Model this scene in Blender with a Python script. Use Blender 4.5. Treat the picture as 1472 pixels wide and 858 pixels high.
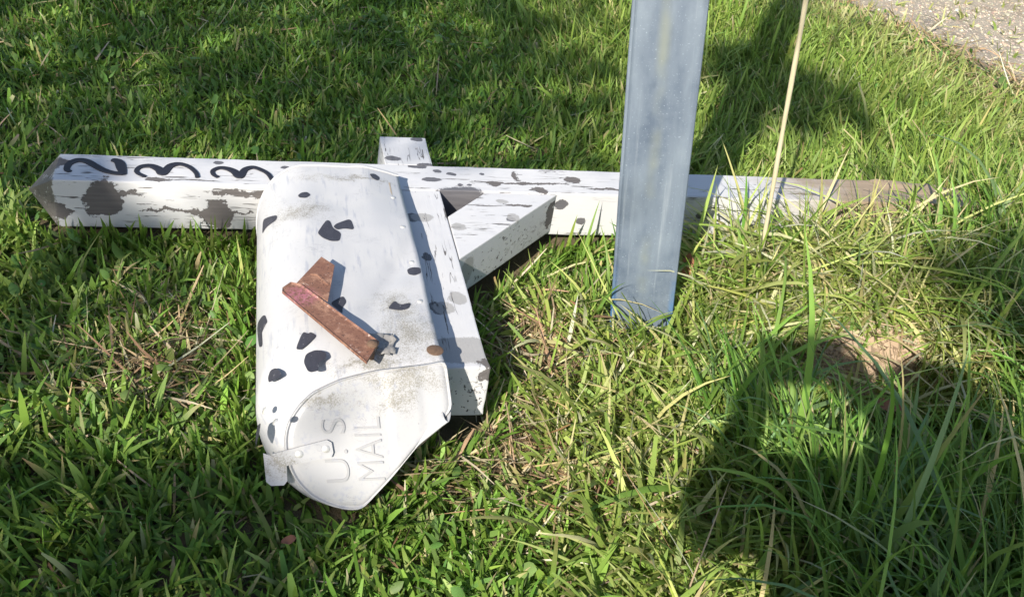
import bpy, bmesh, math, random
import numpy as np
from mathutils import Vector, Matrix, noise

for o in list(bpy.data.objects):
    bpy.data.objects.remove(o)
scene = bpy.context.scene
C = scene.collection

# ------------------------------------------------------------------ camera
cam_data = bpy.data.cameras.new('camera')
cam = bpy.data.objects.new('camera', cam_data)
C.objects.link(cam)
cam_data.sensor_width = 36.0
cam_data.lens = 35.45
cam_data.clip_start = 0.01
cam_data.clip_end = 500
CAM = Vector((-0.2172, -1.5350, 0.9668))
r_, u_, d_ = Vector((.9704, -.1949, .1425)), Vector((-.0009, .5874, .8093)), Vector((.2414, .7855, -.5698))
cam.matrix_world = Matrix(((r_.x, u_.x, -d_.x, CAM.x), (r_.y, u_.y, -d_.y, CAM.y), (r_.z, u_.z, -d_.z, CAM.z), (0, 0, 0, 1)))
scene.camera = cam

# ------------------------------------------------------------------ sky and sun
LIGHT = Vector((.9, 1.2, -1.0)).normalized()          # the way the sunlight travels
world = bpy.data.worlds.new('World')
scene.world = world
world.use_nodes = True
wn = world.node_tree
bg = wn.nodes['Background']
sky = wn.nodes.new('ShaderNodeTexSky')
sky.sky_type = 'NISHITA'
sky.sun_disc = False
sky.sun_elevation = math.asin(-LIGHT.z)
sky.sun_rotation = math.atan2(-LIGHT.x, -LIGHT.y)
wn.links.new(sky.outputs[0], bg.inputs[0])
bg.inputs[1].default_value = 0.105
sun_data = bpy.data.lights.new('sun', 'SUN')
sun_data.energy = 5.0
sun_data.angle = math.radians(.53)
sun_data.color = (1.0, .93, .82)
sun = bpy.data.objects.new('sun', sun_data)
C.objects.link(sun)
sun.rotation_euler = LIGHT.to_track_quat('-Z', 'Y').to_euler()
vs = scene.view_settings
vs.view_transform = 'Standard'
vs.look = 'None'
vs.gamma = 1
vs.use_curve_mapping = False
vs.exposure = 0.80
scene.render.engine = 'CYCLES'
scene.cycles.use_denoising = True
scene.cycles.max_bounces = 6
scene.cycles.transmission_bounces = 4
scene.cycles.diffuse_bounces = 3

# ------------------------------------------------------------------ helpers
RNG = np.random.default_rng(7)
random.seed(7)


class NT:
    """small wrapper for building a node material"""
    def __init__(self, name):
        self.m = bpy.data.materials.new(name)
        self.m.use_nodes = True
        self.t = self.m.node_tree
        self.b = self.t.nodes['Principled BSDF']
        self.out = self.t.nodes['Material Output']

    def n(self, typ, **kw):
        nd = self.t.nodes.new(typ)
        for k, v in kw.items():
            setattr(nd, k, v)
        return nd

    def put(self, sock, v):
        if isinstance(v, bpy.types.NodeSocket):
            self.t.links.new(v, sock)
        elif isinstance(v, (tuple, list)) and sock.type == 'RGBA' and len(v) == 3:
            sock.default_value = (*v, 1)
        else:
            sock.default_value = v

    def coord(self, which='Object'):
        return self.n('ShaderNodeTexCoord').outputs[which]

    def vm(self, op, a, b=None):
        nd = self.n('ShaderNodeVectorMath', operation=op)
        self.put(nd.inputs[0], a)
        if b is not None:
            self.put(nd.inputs[1], b)
        return nd.outputs['Value'] if op in ('LENGTH', 'DISTANCE', 'DOT_PRODUCT') else nd.outputs[0]

    def ma(self, op, a, b=0.0, c=None, clamp=False):
        nd = self.n('ShaderNodeMath', operation=op, use_clamp=clamp)
        self.put(nd.inputs[0], a)
        self.put(nd.inputs[1], b)
        if c is not None:
            self.put(nd.inputs[2], c)
        return nd.outputs[0]

    def noise(self, vec, scale, detail=4, rough=.55, out=0, dist=0.0):
        nd = self.n('ShaderNodeTexNoise')
        self.put(nd.inputs['Vector'], vec)
        nd.inputs['Scale'].default_value = scale
        nd.inputs['Detail'].default_value = detail
        nd.inputs['Roughness'].default_value = rough
        nd.inputs['Distortion'].default_value = dist
        return nd.outputs[out]

    def step(self, v, lo, hi):
        nd = self.n('ShaderNodeMapRange', interpolation_type='SMOOTHSTEP')
        self.put(nd.inputs[0], v)
        nd.inputs[1].default_value = lo
        nd.inputs[2].default_value = hi
        return nd.outputs[0]

    def mix(self, f, a, b):
        nd = self.n('ShaderNodeMix', data_type='RGBA')
        self.put(nd.inputs[0], f)
        self.put(nd.inputs[6], a)
        self.put(nd.inputs[7], b)
        return nd.outputs[2]

    def attr(self, name):
        return self.n('ShaderNodeAttribute', attribute_name=name)

    def ellipses(self, vec, items):
        """smallest normalised distance to a list of (centre, radii)"""
        cur = None
        for c, r in items:
            d = self.vm('LENGTH', self.vm('MULTIPLY', self.vm('SUBTRACT', vec, tuple(c)), tuple(1 / x if x else 0 for x in r)))
            cur = d if cur is None else self.ma('MINIMUM', cur, d)
        return cur

    def bump(self, h, strength=.3, dist=.002, normal=None):
        nd = self.n('ShaderNodeBump')
        nd.inputs['Strength'].default_value = strength
        nd.inputs['Distance'].default_value = dist
        self.put(nd.inputs['Height'], h)
        if normal is not None:
            self.put(nd.inputs['Normal'], normal)
        return nd.outputs[0]

    def set(self, **kw):
        for k, v in kw.items():
            self.put(self.b.inputs[k.replace('_', ' ')], v)
        return self.m


def link_mesh(name, verts, faces, mat=None, parent=None, smooth=False):
    me = bpy.data.meshes.new(name)
    me.from_pydata([tuple(v) for v in verts], [], [tuple(f) for f in faces])
    me.update()
    if smooth:
        me.polygons.foreach_set('use_smooth', [True] * len(me.polygons))
    o = bpy.data.objects.new(name, me)
    C.objects.link(o)
    if mat:
        me.materials.append(mat)
    if parent:
        o.parent = parent
        o.matrix_parent_inverse = parent.matrix_world.inverted()
    return o


def link_bm(name, bm, mat=None, parent=None, smooth=False):
    me = bpy.data.meshes.new(name)
    bm.normal_update()
    bm.to_mesh(me)
    bm.free()
    if smooth:
        me.polygons.foreach_set('use_smooth', [True] * len(me.polygons))
    o = bpy.data.objects.new(name, me)
    C.objects.link(o)
    if mat:
        me.materials.append(mat)
    if parent:
        o.parent = parent
        o.matrix_parent_inverse = parent.matrix_world.inverted()
    return o


def empty(name, loc):
    o = bpy.data.objects.new(name, None)
    C.objects.link(o)
    o.location = loc
    o.empty_display_size = .05
    bpy.context.view_layer.update()
    return o


def tag(o, label=None, category=None, kind=None, group=None):
    for k, v in (('label', label), ('category', category), ('kind', kind), ('group', group)):
        if v:
            o[k] = v
    return o


def prism(poly, z0, z1):
    """polygon in x,y extruded between two heights"""
    bm = bmesh.new()
    lo = [bm.verts.new((x, y, z0)) for x, y in poly]
    hi = [bm.verts.new((x, y, z1)) for x, y in poly]
    n = len(poly)
    bm.faces.new(hi)
    bm.faces.new(lo[::-1])
    for i in range(n):
        bm.faces.new((lo[i], lo[(i + 1) % n], hi[(i + 1) % n], hi[i]))
    bmesh.ops.recalc_face_normals(bm, faces=bm.faces)
    return bm


def bevel(bm, off, seg=2):
    bmesh.ops.bevel(bm, geom=list(bm.edges), offset=off, segments=seg, profile=.6, affect='EDGES')
    return bm


def fbm(x, y, s, o=0.0):
    return noise.fractal(Vector((x * s + o, y * s - o, o)), 1.0, 2.0, 4)


def sstep(a, b, x):
    t = np.clip((x - a) / (b - a), 0, 1)
    return t * t * (3 - 2 * t)


# value noise on numpy arrays, for scatter fields
_G = np.random.default_rng(3).random((256, 256))
def vnoise(x, y, s):
    x = np.asarray(x, float) * s + 100.3
    y = np.asarray(y, float) * s + 57.7
    xi = np.floor(x).astype(int)
    yi = np.floor(y).astype(int)
    fx = x - xi
    fy = y - yi
    fx = fx * fx * (3 - 2 * fx)
    fy = fy * fy * (3 - 2 * fy)
    g = lambda a, b: _G[a % 256, b % 256]
    return (g(xi, yi) * (1 - fx) + g(xi + 1, yi) * fx) * (1 - fy) + (g(xi, yi + 1) * (1 - fx) + g(xi + 1, yi + 1) * fx) * fy


# ------------------------------------------------------------------ terrain
def ground_z(x, y):
    x = np.asarray(x, float)
    y = np.asarray(y, float)
    z = -.045 + .02 * (vnoise(x, y, 2.3) - .5) + .012 * (vnoise(x, y, 7.1) - .5) + .006 * (vnoise(x, y, 21.) - .5)
    near = np.exp(-((x / 4) ** 2 + (y / 4) ** 2))
    z = z * near + (1 - near) * (-.05 + .05 * (vnoise(x, y, .35) - .5))
    z = z + .028 * np.exp(-((y - .045) / .075) ** 2) * sstep(-.75, -.6, x) * (1 - sstep(1.2, 1.5, x))
    z = z + .062 * np.exp(-(((x - .84) / .30) ** 2 + ((y + .13) / .17) ** 2))
    z = z - .060 * sstep(-.305, -.365, y) * np.exp(-((x - .8) / .24) ** 4) * (1 - sstep(-.42, -.75, y) * .7)
    z = z + .075 * np.exp(-(((x - 1.27) / .24) ** 2 + ((y - .04) / .20) ** 2))
    # the wheel-worn road is a touch lower than the lawn
    z = z - .02 * sstep(0, .5, road_side(x, y))
    return z


def road_side(x, y):
    """distance into the gravel, positive on the road"""
    e = 2.05 - .13 * (y - 1.2) + .10 * (vnoise(y, 0 * y, 5.) - .5) - .22 * np.exp(-((y - 1.75) / .3) ** 2)
    return x - e


def soil_amount(x, y):
    a = np.exp(-(((x - .79) / .13) ** 4 + ((y + .335) / .042) ** 2))
    return a


gm = NT('lawn_soil')
P = gm.coord()
a_road = gm.attr('road').outputs['Fac']
a_soil = gm.attr('bare').outputs['Fac']
n1 = gm.noise(P, 9, 5)
n2 = gm.noise(P, 60, 6, .65)
n3 = gm.noise(P, 260, 4, .7)
thatch = gm.mix(n2, (.055, .043, .024), (.20, .155, .085))
thatch = gm.mix(gm.step(n1, .5, .7), thatch, (.05, .055, .02))
sand = gm.mix(n2, (.29, .24, .18), (.44, .39, .31))
sand = gm.mix(gm.step(n3, .5, .75), sand, (.44, .39, .32))
sand = gm.mix(gm.ma('MULTIPLY', gm.step(n1, .5, .72), .6), sand, (.20, .15, .10))
tan = gm.mix(n2, (.26, .175, .11), (.50, .39, .28))
col = gm.mix(gm.step(gm.ma('ADD', a_road, gm.ma('MULTIPLY_ADD', n2, .5, -.25)), .35, .65), thatch, sand)
col = gm.mix(gm.step(gm.ma('ADD', a_soil, gm.ma('MULTIPLY_ADD', n2, .6, -.3)), .3, .6), col, tan)
M_GROUND = gm.set(Base_Color=col, Roughness=.95, Normal=gm.bump(gm.ma('ADD', gm.ma('MULTIPLY', n2, .7), gm.ma('MULTIPLY', n3, .4)), .9, .012))


def build_ground():
    xs = np.concatenate([-np.geomspace(60, 1.6, 18), np.arange(-1.5, 3.2, .022), np.geomspace(3.3, 60, 18)])
    ys = np.concatenate([-np.geomspace(60, 1.7, 18), np.arange(-1.6, 2.7, .022), np.geomspace(2.8, 60, 18)])
    X, Y = np.meshgrid(xs, ys)
    Z = ground_z(X, Y)
    V = np.stack([X, Y, Z], -1).reshape(-1, 3)
    nx = len(xs)
    i = np.arange(len(ys) - 1)[:, None] * nx + np.arange(nx - 1)[None, :]
    F = np.stack([i, i + 1, i + nx + 1, i + nx], -1).reshape(-1, 4)
    me = bpy.data.meshes.new('ground')
    me.vertices.add(len(V))
    me.vertices.foreach_set('co', V.ravel())
    me.loops.add(F.size)
    me.loops.foreach_set('vertex_index', F.ravel())
    me.polygons.add(len(F))
    me.polygons.foreach_set('loop_start', np.arange(len(F)) * 4)
    me.polygons.foreach_set('use_smooth', np.ones(len(F), bool))
    me.update()
    a = me.attributes.new('road', 'FLOAT', 'POINT')
    a.data.foreach_set('value', np.clip(.5 + road_side(X, Y).ravel() * 3, 0, 1))
    a = me.attributes.new('bare', 'FLOAT', 'POINT')
    a.data.foreach_set('value', soil_amount(X, Y).ravel())
    me.materials.append(M_GROUND)
    o = bpy.data.objects.new('ground', me)
    C.objects.link(o)
    o['kind'] = 'structure'
    return o


build_ground()

# ------------------------------------------------------------------ materials of the mailbox
W = .089


def painted_wood(name, bare, black, grey=(), axis=0, dirt=None, crack=.55, tip=False):
    """old white paint over grey timber; bare/black/grey are ellipses of lost paint, painted spots and dark areas"""
    g = NT(name)
    p = g.coord()
    st = [1, 1, 1]
    st[axis] = .07
    grain_p = g.vm('MULTIPLY', p, tuple(st))
    grain = g.noise(grain_p, 160, 6, .6)
    fine = g.noise(p, 420, 4, .6)
    big = g.noise(p, 14, 4, .6)
    wob = g.vm('SUBTRACT', g.noise(p, 28, 6, .72, out=1), (.5, .5, .5))
    rag = g.vm('ADD', p, g.vm('MULTIPLY', wob, (.065, .03, .045)))
    rag_s = g.vm('ADD', p, g.vm('MULTIPLY', wob, (.022, .018, .018)))
    wood = g.mix(grain, (.055, .050, .052), (.17, .155, .15))
    paint = g.mix(big, (.47, .475, .505), (.56, .555, .55))
    paint = g.mix(g.ma('MULTIPLY', g.step(g.noise(p, 35, 5, .7), .56, .8), .35), paint, (.50, .49, .47))
    # hairline checks along the grain
    cr = g.noise(grain_p, 75, 3, .5)
    crack_m = g.ma('MULTIPLY', g.step(g.ma('ABSOLUTE', g.ma('SUBTRACT', cr, .5)), .012, .003), g.step(g.noise(p, 11, 2), crack, crack + .12))
    mask = crack_m
    if bare:
        d = g.ellipses(rag, bare)
        mask = g.ma('MAXIMUM', mask, g.step(g.ma('ADD', d, g.ma('MULTIPLY_ADD', grain, .7, -.35)), 1.06, .98))
    # small flakes
    fl = g.ma('ADD', g.noise(grain_p, 130, 5, .65), g.ma('MULTIPLY', big, .22))
    mask = g.ma('MAXIMUM', mask, g.step(fl, .735, .755))
    c = paint
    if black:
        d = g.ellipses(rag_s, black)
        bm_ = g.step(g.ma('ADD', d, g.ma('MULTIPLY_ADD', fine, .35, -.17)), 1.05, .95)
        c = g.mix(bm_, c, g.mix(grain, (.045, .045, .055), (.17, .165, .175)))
    if grey:
        d = g.ellipses(rag_s, grey)
        bm_ = g.step(g.ma('ADD', d, g.ma('MULTIPLY_ADD', fine, .35, -.17)), 1.06, .94)
        c = g.mix(g.ma('MULTIPLY', bm_, .85), c, g.mix(fine, (.24, .235, .23), (.36, .35, .34)))
    c = g.mix(mask, c, wood)
    if tip:
        st_ = g.n('ShaderNodeSeparateXYZ')
        g.put(st_.inputs[0], p)
        v = g.ma('ADD', st_.outputs[0], g.ma('MULTIPLY_ADD', g.noise(p, 40, 6, .75), .05, -.025))
        m = g.step(v, -.541, -.547)
        fleck = g.step(g.noise(p, 75, 5, .7), .60, .64)
        c = g.mix(g.ma('MULTIPLY', m, g.ma('SUBTRACT', 1.0, g.ma('MULTIPLY', fleck, .85))), c, g.mix(fine, (.06, .055, .05), (.22, .20, .18)))
    if dirt is not None:
        lo, hi, colr, base = dirt           # weathered, unpainted butt of the post along x
        sx = g.n('ShaderNodeSeparateXYZ')
        g.put(sx.inputs[0], p)
        v = g.ma('ADD', sx.outputs[0], g.ma('MULTIPLY_ADD', g.noise(p, 9, 5, .7), .5, -.25))
        m = g.step(v, lo, hi)
        c = g.mix(m, c, g.mix(grain, base, colr))
    h = g.ma('SUBTRACT', g.ma('MULTIPLY', grain, .22), g.ma('MULTIPLY', mask, .8))
    nrm = g.bump(h, .8, .0026)
    nrm = g.bump(fine, .18, .0008, nrm)
    return g.set(Base_Color=c, Roughness=g.ma('MULTIPLY_ADD', mask, .3, .55), Normal=nrm)


TZ = W
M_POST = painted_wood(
    'post_paint',
    bare=[((-.4686, 0, .056), (.030, .03, .031)), ((-.487, 0, .030), (.014, .03, .010)), ((-.287, 0, .030), (.027, .03, .028)),
          ((-.354, 0, .036), (.05, .03, .0035)), ((-.43, 0, .066), (.016, .03, .004)), ((-.30, 0, .034), (.06, .03, .003)),
          ((-.26, 0, .072), (.035, .03, .005)), ((-.215, 0, .068), (.02, .03, .010)), ((-.385, .010, TZ), (.018, .006, .02)),
          ((-.548, .06, TZ), (.020, .016, .02)), ((-.54, 0, .03), (.02, .03, .012)),
          ((.345, .051, TZ), (.018, .013, .02)), ((.25, .034, TZ), (.09, .0035, .02)), ((.24, .06, TZ), (.006, .018, .02)),
          ((.272, .012, TZ), (.010, .010, .02)), ((.19, .027, TZ), (.012, .009, .02)), ((.44, .02, TZ), (.08, .004, .02))],
    black=[((.0786, .038, TZ), (.018, .008, .01)), ((.1187, .061, TZ), (.010, .006, .01)), ((.092, .070, TZ), (.008, .006, .01)),
           ((.1305, .021, TZ), (.005, .004, .01)), ((.1467, .0194, TZ), (.004, .004, .01)), ((.1746, .062, TZ), (.006, .004, .01)),
           ((-.290, .0746, TZ), (.009, .007, .01)), ((-.178, .065, TZ), (.007, .005, .01)), ((.06, .085, TZ), (.018, .008, .01)),
           ((.3166, 0, .066), (.012, .02, .011)), ((.3607, 0, .031), (.010, .02, .008)), ((.50, .05, TZ), (.008, .006, .01)), ((.60, .0, .05), (.012, .02, .01)), ((.125, 0, .045), (.06, .02, .06))],  # the broad last one turns the front face dark between arm and brace
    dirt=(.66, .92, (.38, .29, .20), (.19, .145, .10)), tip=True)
M_ARM = painted_wood(
    'arm_paint', axis=1,
    bare=[((.089, -.25, .05), (.03, .05, .008)), ((.085, -.478, .085), (.016, .012, .02))],
    black=[((.016, .112, TZ), (.015, .010, .01)), ((.071, .191, TZ), (.011, .008, .01)), ((.074, .092, TZ), (.015, .007, .01)),
           ((.030, -.092, TZ), (.012, .015, .01)), ((.0374, -.212, TZ), (.007, .011, .01)), ((.036, -.348, TZ), (.012, .016, .01)), ((.01, -.06, TZ), (.008, .009, .01))],
    grey=[((.046, -.092, TZ), (.019, .014, .02)), ((.0449, -.348, TZ), (.016, .016, .02)), ((.0697, -.323, TZ), (.015, .017, .02)), ((.06, -.452, TZ), (.06, .026, .02)),
          ((.06, -.44, TZ), (.05, .022, .02))])
M_BRACE = painted_wood(
    'brace_paint', bare=[((.30, -.01, .05), (.012, .03, .03)), ((.22, -.04, TZ), (.03, .004, .02))],
    black=[((.199, -.090, .08), (.009, .009, .016)), ((.1215, -.17, .05), (.007, .01, .01)), ((.255, -.03, .06), (.006, .01, .008))],
    grey=[((.105, -.118, TZ), (.013, .010, .02)), ((.2036, -.083, TZ), (.012, .012, .02)), ((.195, -.03, TZ), (.012, .007, .02)), ((.115, -.20, .05), (.02, .02, .03))])


def metal_paint(name, grime, tone=1.0):
    g = NT(name)
    p = g.coord()
    st = g.vm('MULTIPLY', p, (1, .12, 1))
    streak = g.noise(st, 150, 5, .6)
    big = g.noise(p, 16, 5, .6)
    fine = g.noise(p, 330, 4, .65)
    c = g.mix(big, tuple(tone * q for q in (.45, .455, .485)), tuple(tone * q for q in (.54, .535, .525)))
    c = g.mix(g.ma('MULTIPLY', g.ma('MULTIPLY', g.step(streak, .50, .68), g.step(big, .40, .60)), .55), c, (.24, .26, .33))
    # fine scratches
    sc = g.noise(g.vm('MULTIPLY', p, (.35, 1, 1)), 55, 6, .7, dist=1.5)
    scr = g.ma('MULTIPLY', g.step(g.ma('ABSOLUTE', g.ma('SUBTRACT', sc, .5)), .010, .002), g.step(g.noise(p, 22, 3), .52, .66))
    c = g.mix(g.ma('MULTIPLY', scr, .7), c, (.16, .16, .19))
    # old dirt settled in patches
    d = g.ellipses(g.vm('ADD', p, g.vm('MULTIPLY', g.vm('SUBTRACT', g.noise(p, 30, 5, .7, out=1), (.5, .5, .5)), (.10, .10, .06))), grime)
    gm_ = g.ma('MULTIPLY', g.step(g.ma('ADD', d, g.ma('MULTIPLY_ADD', g.noise(p, 520, 6, .8), 5.0, -2.5)), 1.0, -.1), .8)
    c = g.mix(gm_, c, g.mix(fine, (.07, .065, .045), (.27, .25, .20)))
    chips = g.step(g.noise(p, 95, 3, .6), .735, .76)
    c = g.mix(g.ma('MULTIPLY', chips, .8), c, (.13, .12, .12))
    nrm = g.bump(g.ma('ADD', g.ma('MULTIPLY', streak, .3), g.ma('MULTIPLY', fine, .4)), .25, .0008)
    return g.set(Base_Color=c, Roughness=g.ma('MULTIPLY_ADD', gm_, .3, .40), Normal=nrm, Specular_IOR_Level=.4)


M_BODY = metal_paint('mailbox_paint', [((-.16, -.14, .12), (.05, .035, .06)), ((-.05, -.03, .127), (.13, .012, .02)), ((-.02, -.46, .127), (.05, .06, .03)), ((-.03, -.40, .127), (.03, .05, .03)),
                                       ((-.08, -.515, .127), (.10, .016, .03))], .90)
M_DOOR = metal_paint('door_paint', [((-.035, -.545, .118), (.085, .022, .022)), ((-.14, -.555, .095), (.05, .012, .02)), ((-.02, -.535, .125), (.06, .012, .012)), ((-.05, -.565, .10), (.04, .02, .02))], .74)

M_LETTER = metal_paint('lettering_paint', [((0, 5, 0), (.1, .1, .1))], .62)


def simple(name, col, rough, metal=0.0, var=.25, scale=80, bump=.2):
    g = NT(name)
    p = g.coord()
    n = g.noise(p, scale, 5, .65)
    dark = tuple(x * (1 - var) for x in col)
    lite = tuple(min(1, x * (1 + var)) for x in col)
    return g.set(Base_Color=g.mix(n, dark, lite), Roughness=rough, Metallic=metal, Normal=g.bump(n, bump, .0008))


g = NT('spot_black')
p = g.coord()
nb = g.noise(g.vm('MULTIPLY', p, (1, .25, 1)), 170, 5, .7)
c = g.mix(nb, (.016, .016, .024), (.055, .055, .070))
c = g.mix(g.step(g.noise(p, 230, 5, .75), .64, .70), c, (.42, .42, .44))
M_BLACK = g.set(Base_Color=c, Roughness=.6, Normal=g.bump(nb, .4, .001))
M_NUM = simple('numeral_black', (.012, .012, .020), .6, var=.4)
M_RIVET = simple('rivet', (.55, .54, .52), .45, .4)
M_RUSTY = simple('rusty_screw', (.115, .07, .045), .9, var=.7, scale=300, bump=.6)
M_BOARD = simple('board', (.30, .25, .19), .85)

g = NT('rusted_flag')
p = g.coord()
a = g.noise(p, 40, 6, .7)
b = g.noise(p, 190, 5, .7)
rust = g.mix(b, (.085, .037, .026), (.26, .125, .080))
rust = g.mix(g.step(a, .48, .66), rust, (.30, .165, .11))
rust = g.mix(g.ma('MULTIPLY', g.step(g.ellipses(p, [((-.165, -.40, .145), (.03, .028, .02))]), 1.1, .3), g.step(b, .38, .6)), rust, (.33, .12, .155))
rust = g.mix(g.step(g.noise(p, 260, 4, .7), .56, .66), rust, (.055, .026, .02))
rust = g.mix(g.step(g.noise(p, 120, 4, .7), .60, .72), rust, (.40, .30, .26))
M_FLAG = g.set(Base_Color=rust, Roughness=.75, Normal=g.bump(g.ma('ADD', a, b), .5, .0012))

# ------------------------------------------------------------------ the fallen mailbox
BOX = empty('fallen_mailbox', (0, 0, -.03))
tag(BOX, 'white mailbox with black spots fallen on its side, still fixed to its numbered wooden post', 'mailbox')


def rough_box(name, x0, x1, y0, y1, z0, z1, nx, ny, nz, mat, parent, amp=.0008, bev=.0025, shape=None, cuts=()):
    """a sawn timber: subdivided box with slightly worn edges"""
    bm = bmesh.new()
    bmesh.ops.create_cube(bm, size=1)
    for v in bm.verts:
        v.co = Vector((x0 + (v.co.x + .5) * (x1 - x0), y0 + (v.co.y + .5) * (y1 - y0), z0 + (v.co.z + .5) * (z1 - z0)))
    bmesh.ops.bevel(bm, geom=list(bm.edges), offset=bev, segments=2, profile=.6, affect='EDGES')
    for ax, n, lo, hi in ((0, nx, x0, x1), (1, ny, y0, y1), (2, nz, z0, z1)):
        for k in range(1, n):
            no = [0, 0, 0]
            no[ax] = 1
            co = [0, 0, 0]
            co[ax] = lo + (hi - lo) * k / n
            bmesh.ops.bisect_plane(bm, geom=bm.verts[:] + bm.edges[:] + bm.faces[:], plane_co=co, plane_no=no)
    for xx in cuts:
        bmesh.ops.bisect_plane(bm, geom=bm.verts[:] + bm.edges[:] + bm.faces[:], plane_co=(xx, 0, 0), plane_no=(1, 0, 0))
    for v in bm.verts:
        q = v.co
        d = Vector((noise.noise(q * 18), noise.noise(q * 18 + Vector((9, 0, 0))), noise.noise(q * 18 + Vector((0, 9, 0)))))
        e = noise.noise(q * 70) * .5
        v.co = q + d * amp + Vector((0, 0, e * amp))
        if shape:
            v.co = shape(v.co)
    return link_bm(name, bm, mat, parent)


def post_shape(v):
    # pyramid point at the left end; rotten, tapering butt at the right
    if v.x < -.545:
        k = (-.545 - v.x) / .047
        v.y = .0445 + (v.y - .0445) * max(0.02, 1 - k)
        v.z = .0445 + (v.z - .0445) * max(0.02, 1 - k)
    if v.x > 1.0:
        k = (v.x - 1.0) / .30
        v.z -= .028 * k * k
        v.z += .010 * noise.noise(Vector((v.x * 14, v.y * 30, v.z * 30)))
        v.y += .006 * noise.noise(Vector((v.x * 20, 3, v.z * 40)))
    return v


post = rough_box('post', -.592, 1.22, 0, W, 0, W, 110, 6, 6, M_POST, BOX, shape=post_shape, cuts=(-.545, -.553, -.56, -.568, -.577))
tag(post, 'white peeling square post with black house number and grey pointed tip')


def stroke(pts, width, z, h, samples=10, taper=None):
    """painted/cut stroke along a smooth path on a horizontal face"""
    P_ = [Vector((x, y, 0)) for x, y in pts]
    P_ = [P_[0] * 2 - P_[1]] + P_ + [P_[-1] * 2 - P_[-2]]
    path = []
    for i in range(1, len(P_) - 2):
        p0, p1, p2, p3 = P_[i - 1:i + 3]
        for k in range(samples):
            t = k / samples
            path.append(.5 * ((2 * p1) + (p2 - p0) * t + (2 * p0 - 5 * p1 + 4 * p2 - p3) * t * t + (3 * p1 - p0 - 3 * p2 + p3) * t ** 3))
    path.append(P_[-2])
    bm = bmesh.new()
    rows = []
    n = len(path)
    for i, q in enumerate(path):
        tng = (path[min(i + 1, n - 1)] - path[max(i - 1, 0)]).normalized()
        nr = Vector((-tng.y, tng.x, 0))
        u = i / (n - 1)
        w = width * (.5 if taper is None else .5 * taper(u))
        if i in (0, n - 1):
            w *= .55
        zt = z + h + i * 9e-6            # later strokes lie over earlier ones
        rows.append([bm.verts.new((q + nr * w).to_tuple()[:2] + (z,)), bm.verts.new((q + nr * w * .9).to_tuple()[:2] + (zt,)),
                     bm.verts.new((q - nr * w * .9).to_tuple()[:2] + (zt,)), bm.verts.new((q - nr * w).to_tuple()[:2] + (z,))])
    for a_, b_ in zip(rows, rows[1:]):
        for k in range(3):
            bm.faces.new((a_[k], a_[k + 1], b_[k + 1], b_[k]))
    bm.faces.new(rows[0])
    bm.faces.new(rows[-1][::-1])
    bmesh.ops.recalc_face_normals(bm, faces=bm.faces)
    return bm


two_a = [(-.5205, .026), (-.5274, .0340), (-.5262, .0530), (-.5150, .0655), (-.4999, .0625), (-.4847, .0475), (-.4698, .0335), (-.4544, .026), (-.438, .0235)]
two_b = [(-.438, .0205), (-.4435, .0420), (-.4500, .0640), (-.4622, .0715)]
th1 = [(-.4034, .0167), (-.4162, .0274), (-.4194, .0388), (-.4124, .0510), (-.3975, .0534), (-.3846, .0430), (-.3772, .0300), (-.3673, .0554), (-.3525, .0631), (-.3366, .0541), (-.3248, .0351), (-.3209, .0172)]
th2 = [(-.2875, .0212), (-.2955, .0304), (-.2975, .0434), (-.2870, .0541), (-.2729, .0517), (-.2617, .0424), (-.2527, .0265), (-.2446, .0502), (-.2304, .0592), (-.2145, .0488), (-.2051, .0360), (-.1989, .0167)]
fat = lambda u: .75 + .75 * math.sin(math.pi * min(1, max(0, u))) ** 2
bm = stroke(two_a, .0100, W + .0004, .0012, taper=lambda u: .8 + .55 * math.sin(math.pi * u))
bm2 = stroke(two_b, .0108, W + .0006, .0011, taper=lambda u: .9 + .7 * math.sin(math.pi * u))
me_t = bpy.data.meshes.new('t')
bm2.to_mesh(me_t)
bm.from_mesh(me_t)
bm2.free()
bpy.data.meshes.remove(me_t)
num = link_bm('numeral', bm, M_NUM, post)
tag(num, 'black curled numeral 2 on the post')
num = link_bm('numeral', stroke(th1, .0104, W + .0004, .0012, taper=lambda u: .75 + .75 * math.sin(math.pi * u) ** 4), M_NUM, post)
tag(num, 'black numeral 3 with its paint flaking, next to the 2')
num = link_bm('numeral', stroke(th2, .0100, W + .0004, .0012, taper=lambda u: .75 + .7 * math.sin(math.pi * u) ** 4), M_NUM, post)
tag(num, 'black numeral 3 beside the mailbox')


def arm_shape(v):
    if v.y < -.46:                       # worn, chipped outer end
        k = (-.46 - v.y) / .03
        v.x += .006 * k * (v.x / W - .3)
        if v.x > .07:
            v.x -= .004 * max(0, noise.noise(v.co * 50) if hasattr(v, 'co') else noise.noise(v * 50))
    return v


arm = rough_box('support_arm', 0, W, -.487, -.0012, .0, W - .0008, 6, 44, 6, M_ARM, BOX, shape=arm_shape)
tag(arm, 'white timber arm with worn grey spots that carries the mailbox')
stub = rough_box('arm_stub', .0008, W - .0005, W + .0012, .2, .0, W - .0005, 5, 8, 5, M_ARM, BOX)
tag(stub, 'short end of the arm sticking out behind the post')

bm = prism([(.1700, -.0015), (.3035, -.0015), (.0908, -.2145), (.0908, -.0850)], .008, W - .002)
bmesh.ops.bevel(bm, geom=bm.edges[:], offset=.002, segments=2, profile=.6, affect='EDGES')
brace = link_bm('brace', bm, M_BRACE, BOX)
tag(brace, 'white diagonal brace between arm and post')

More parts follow.
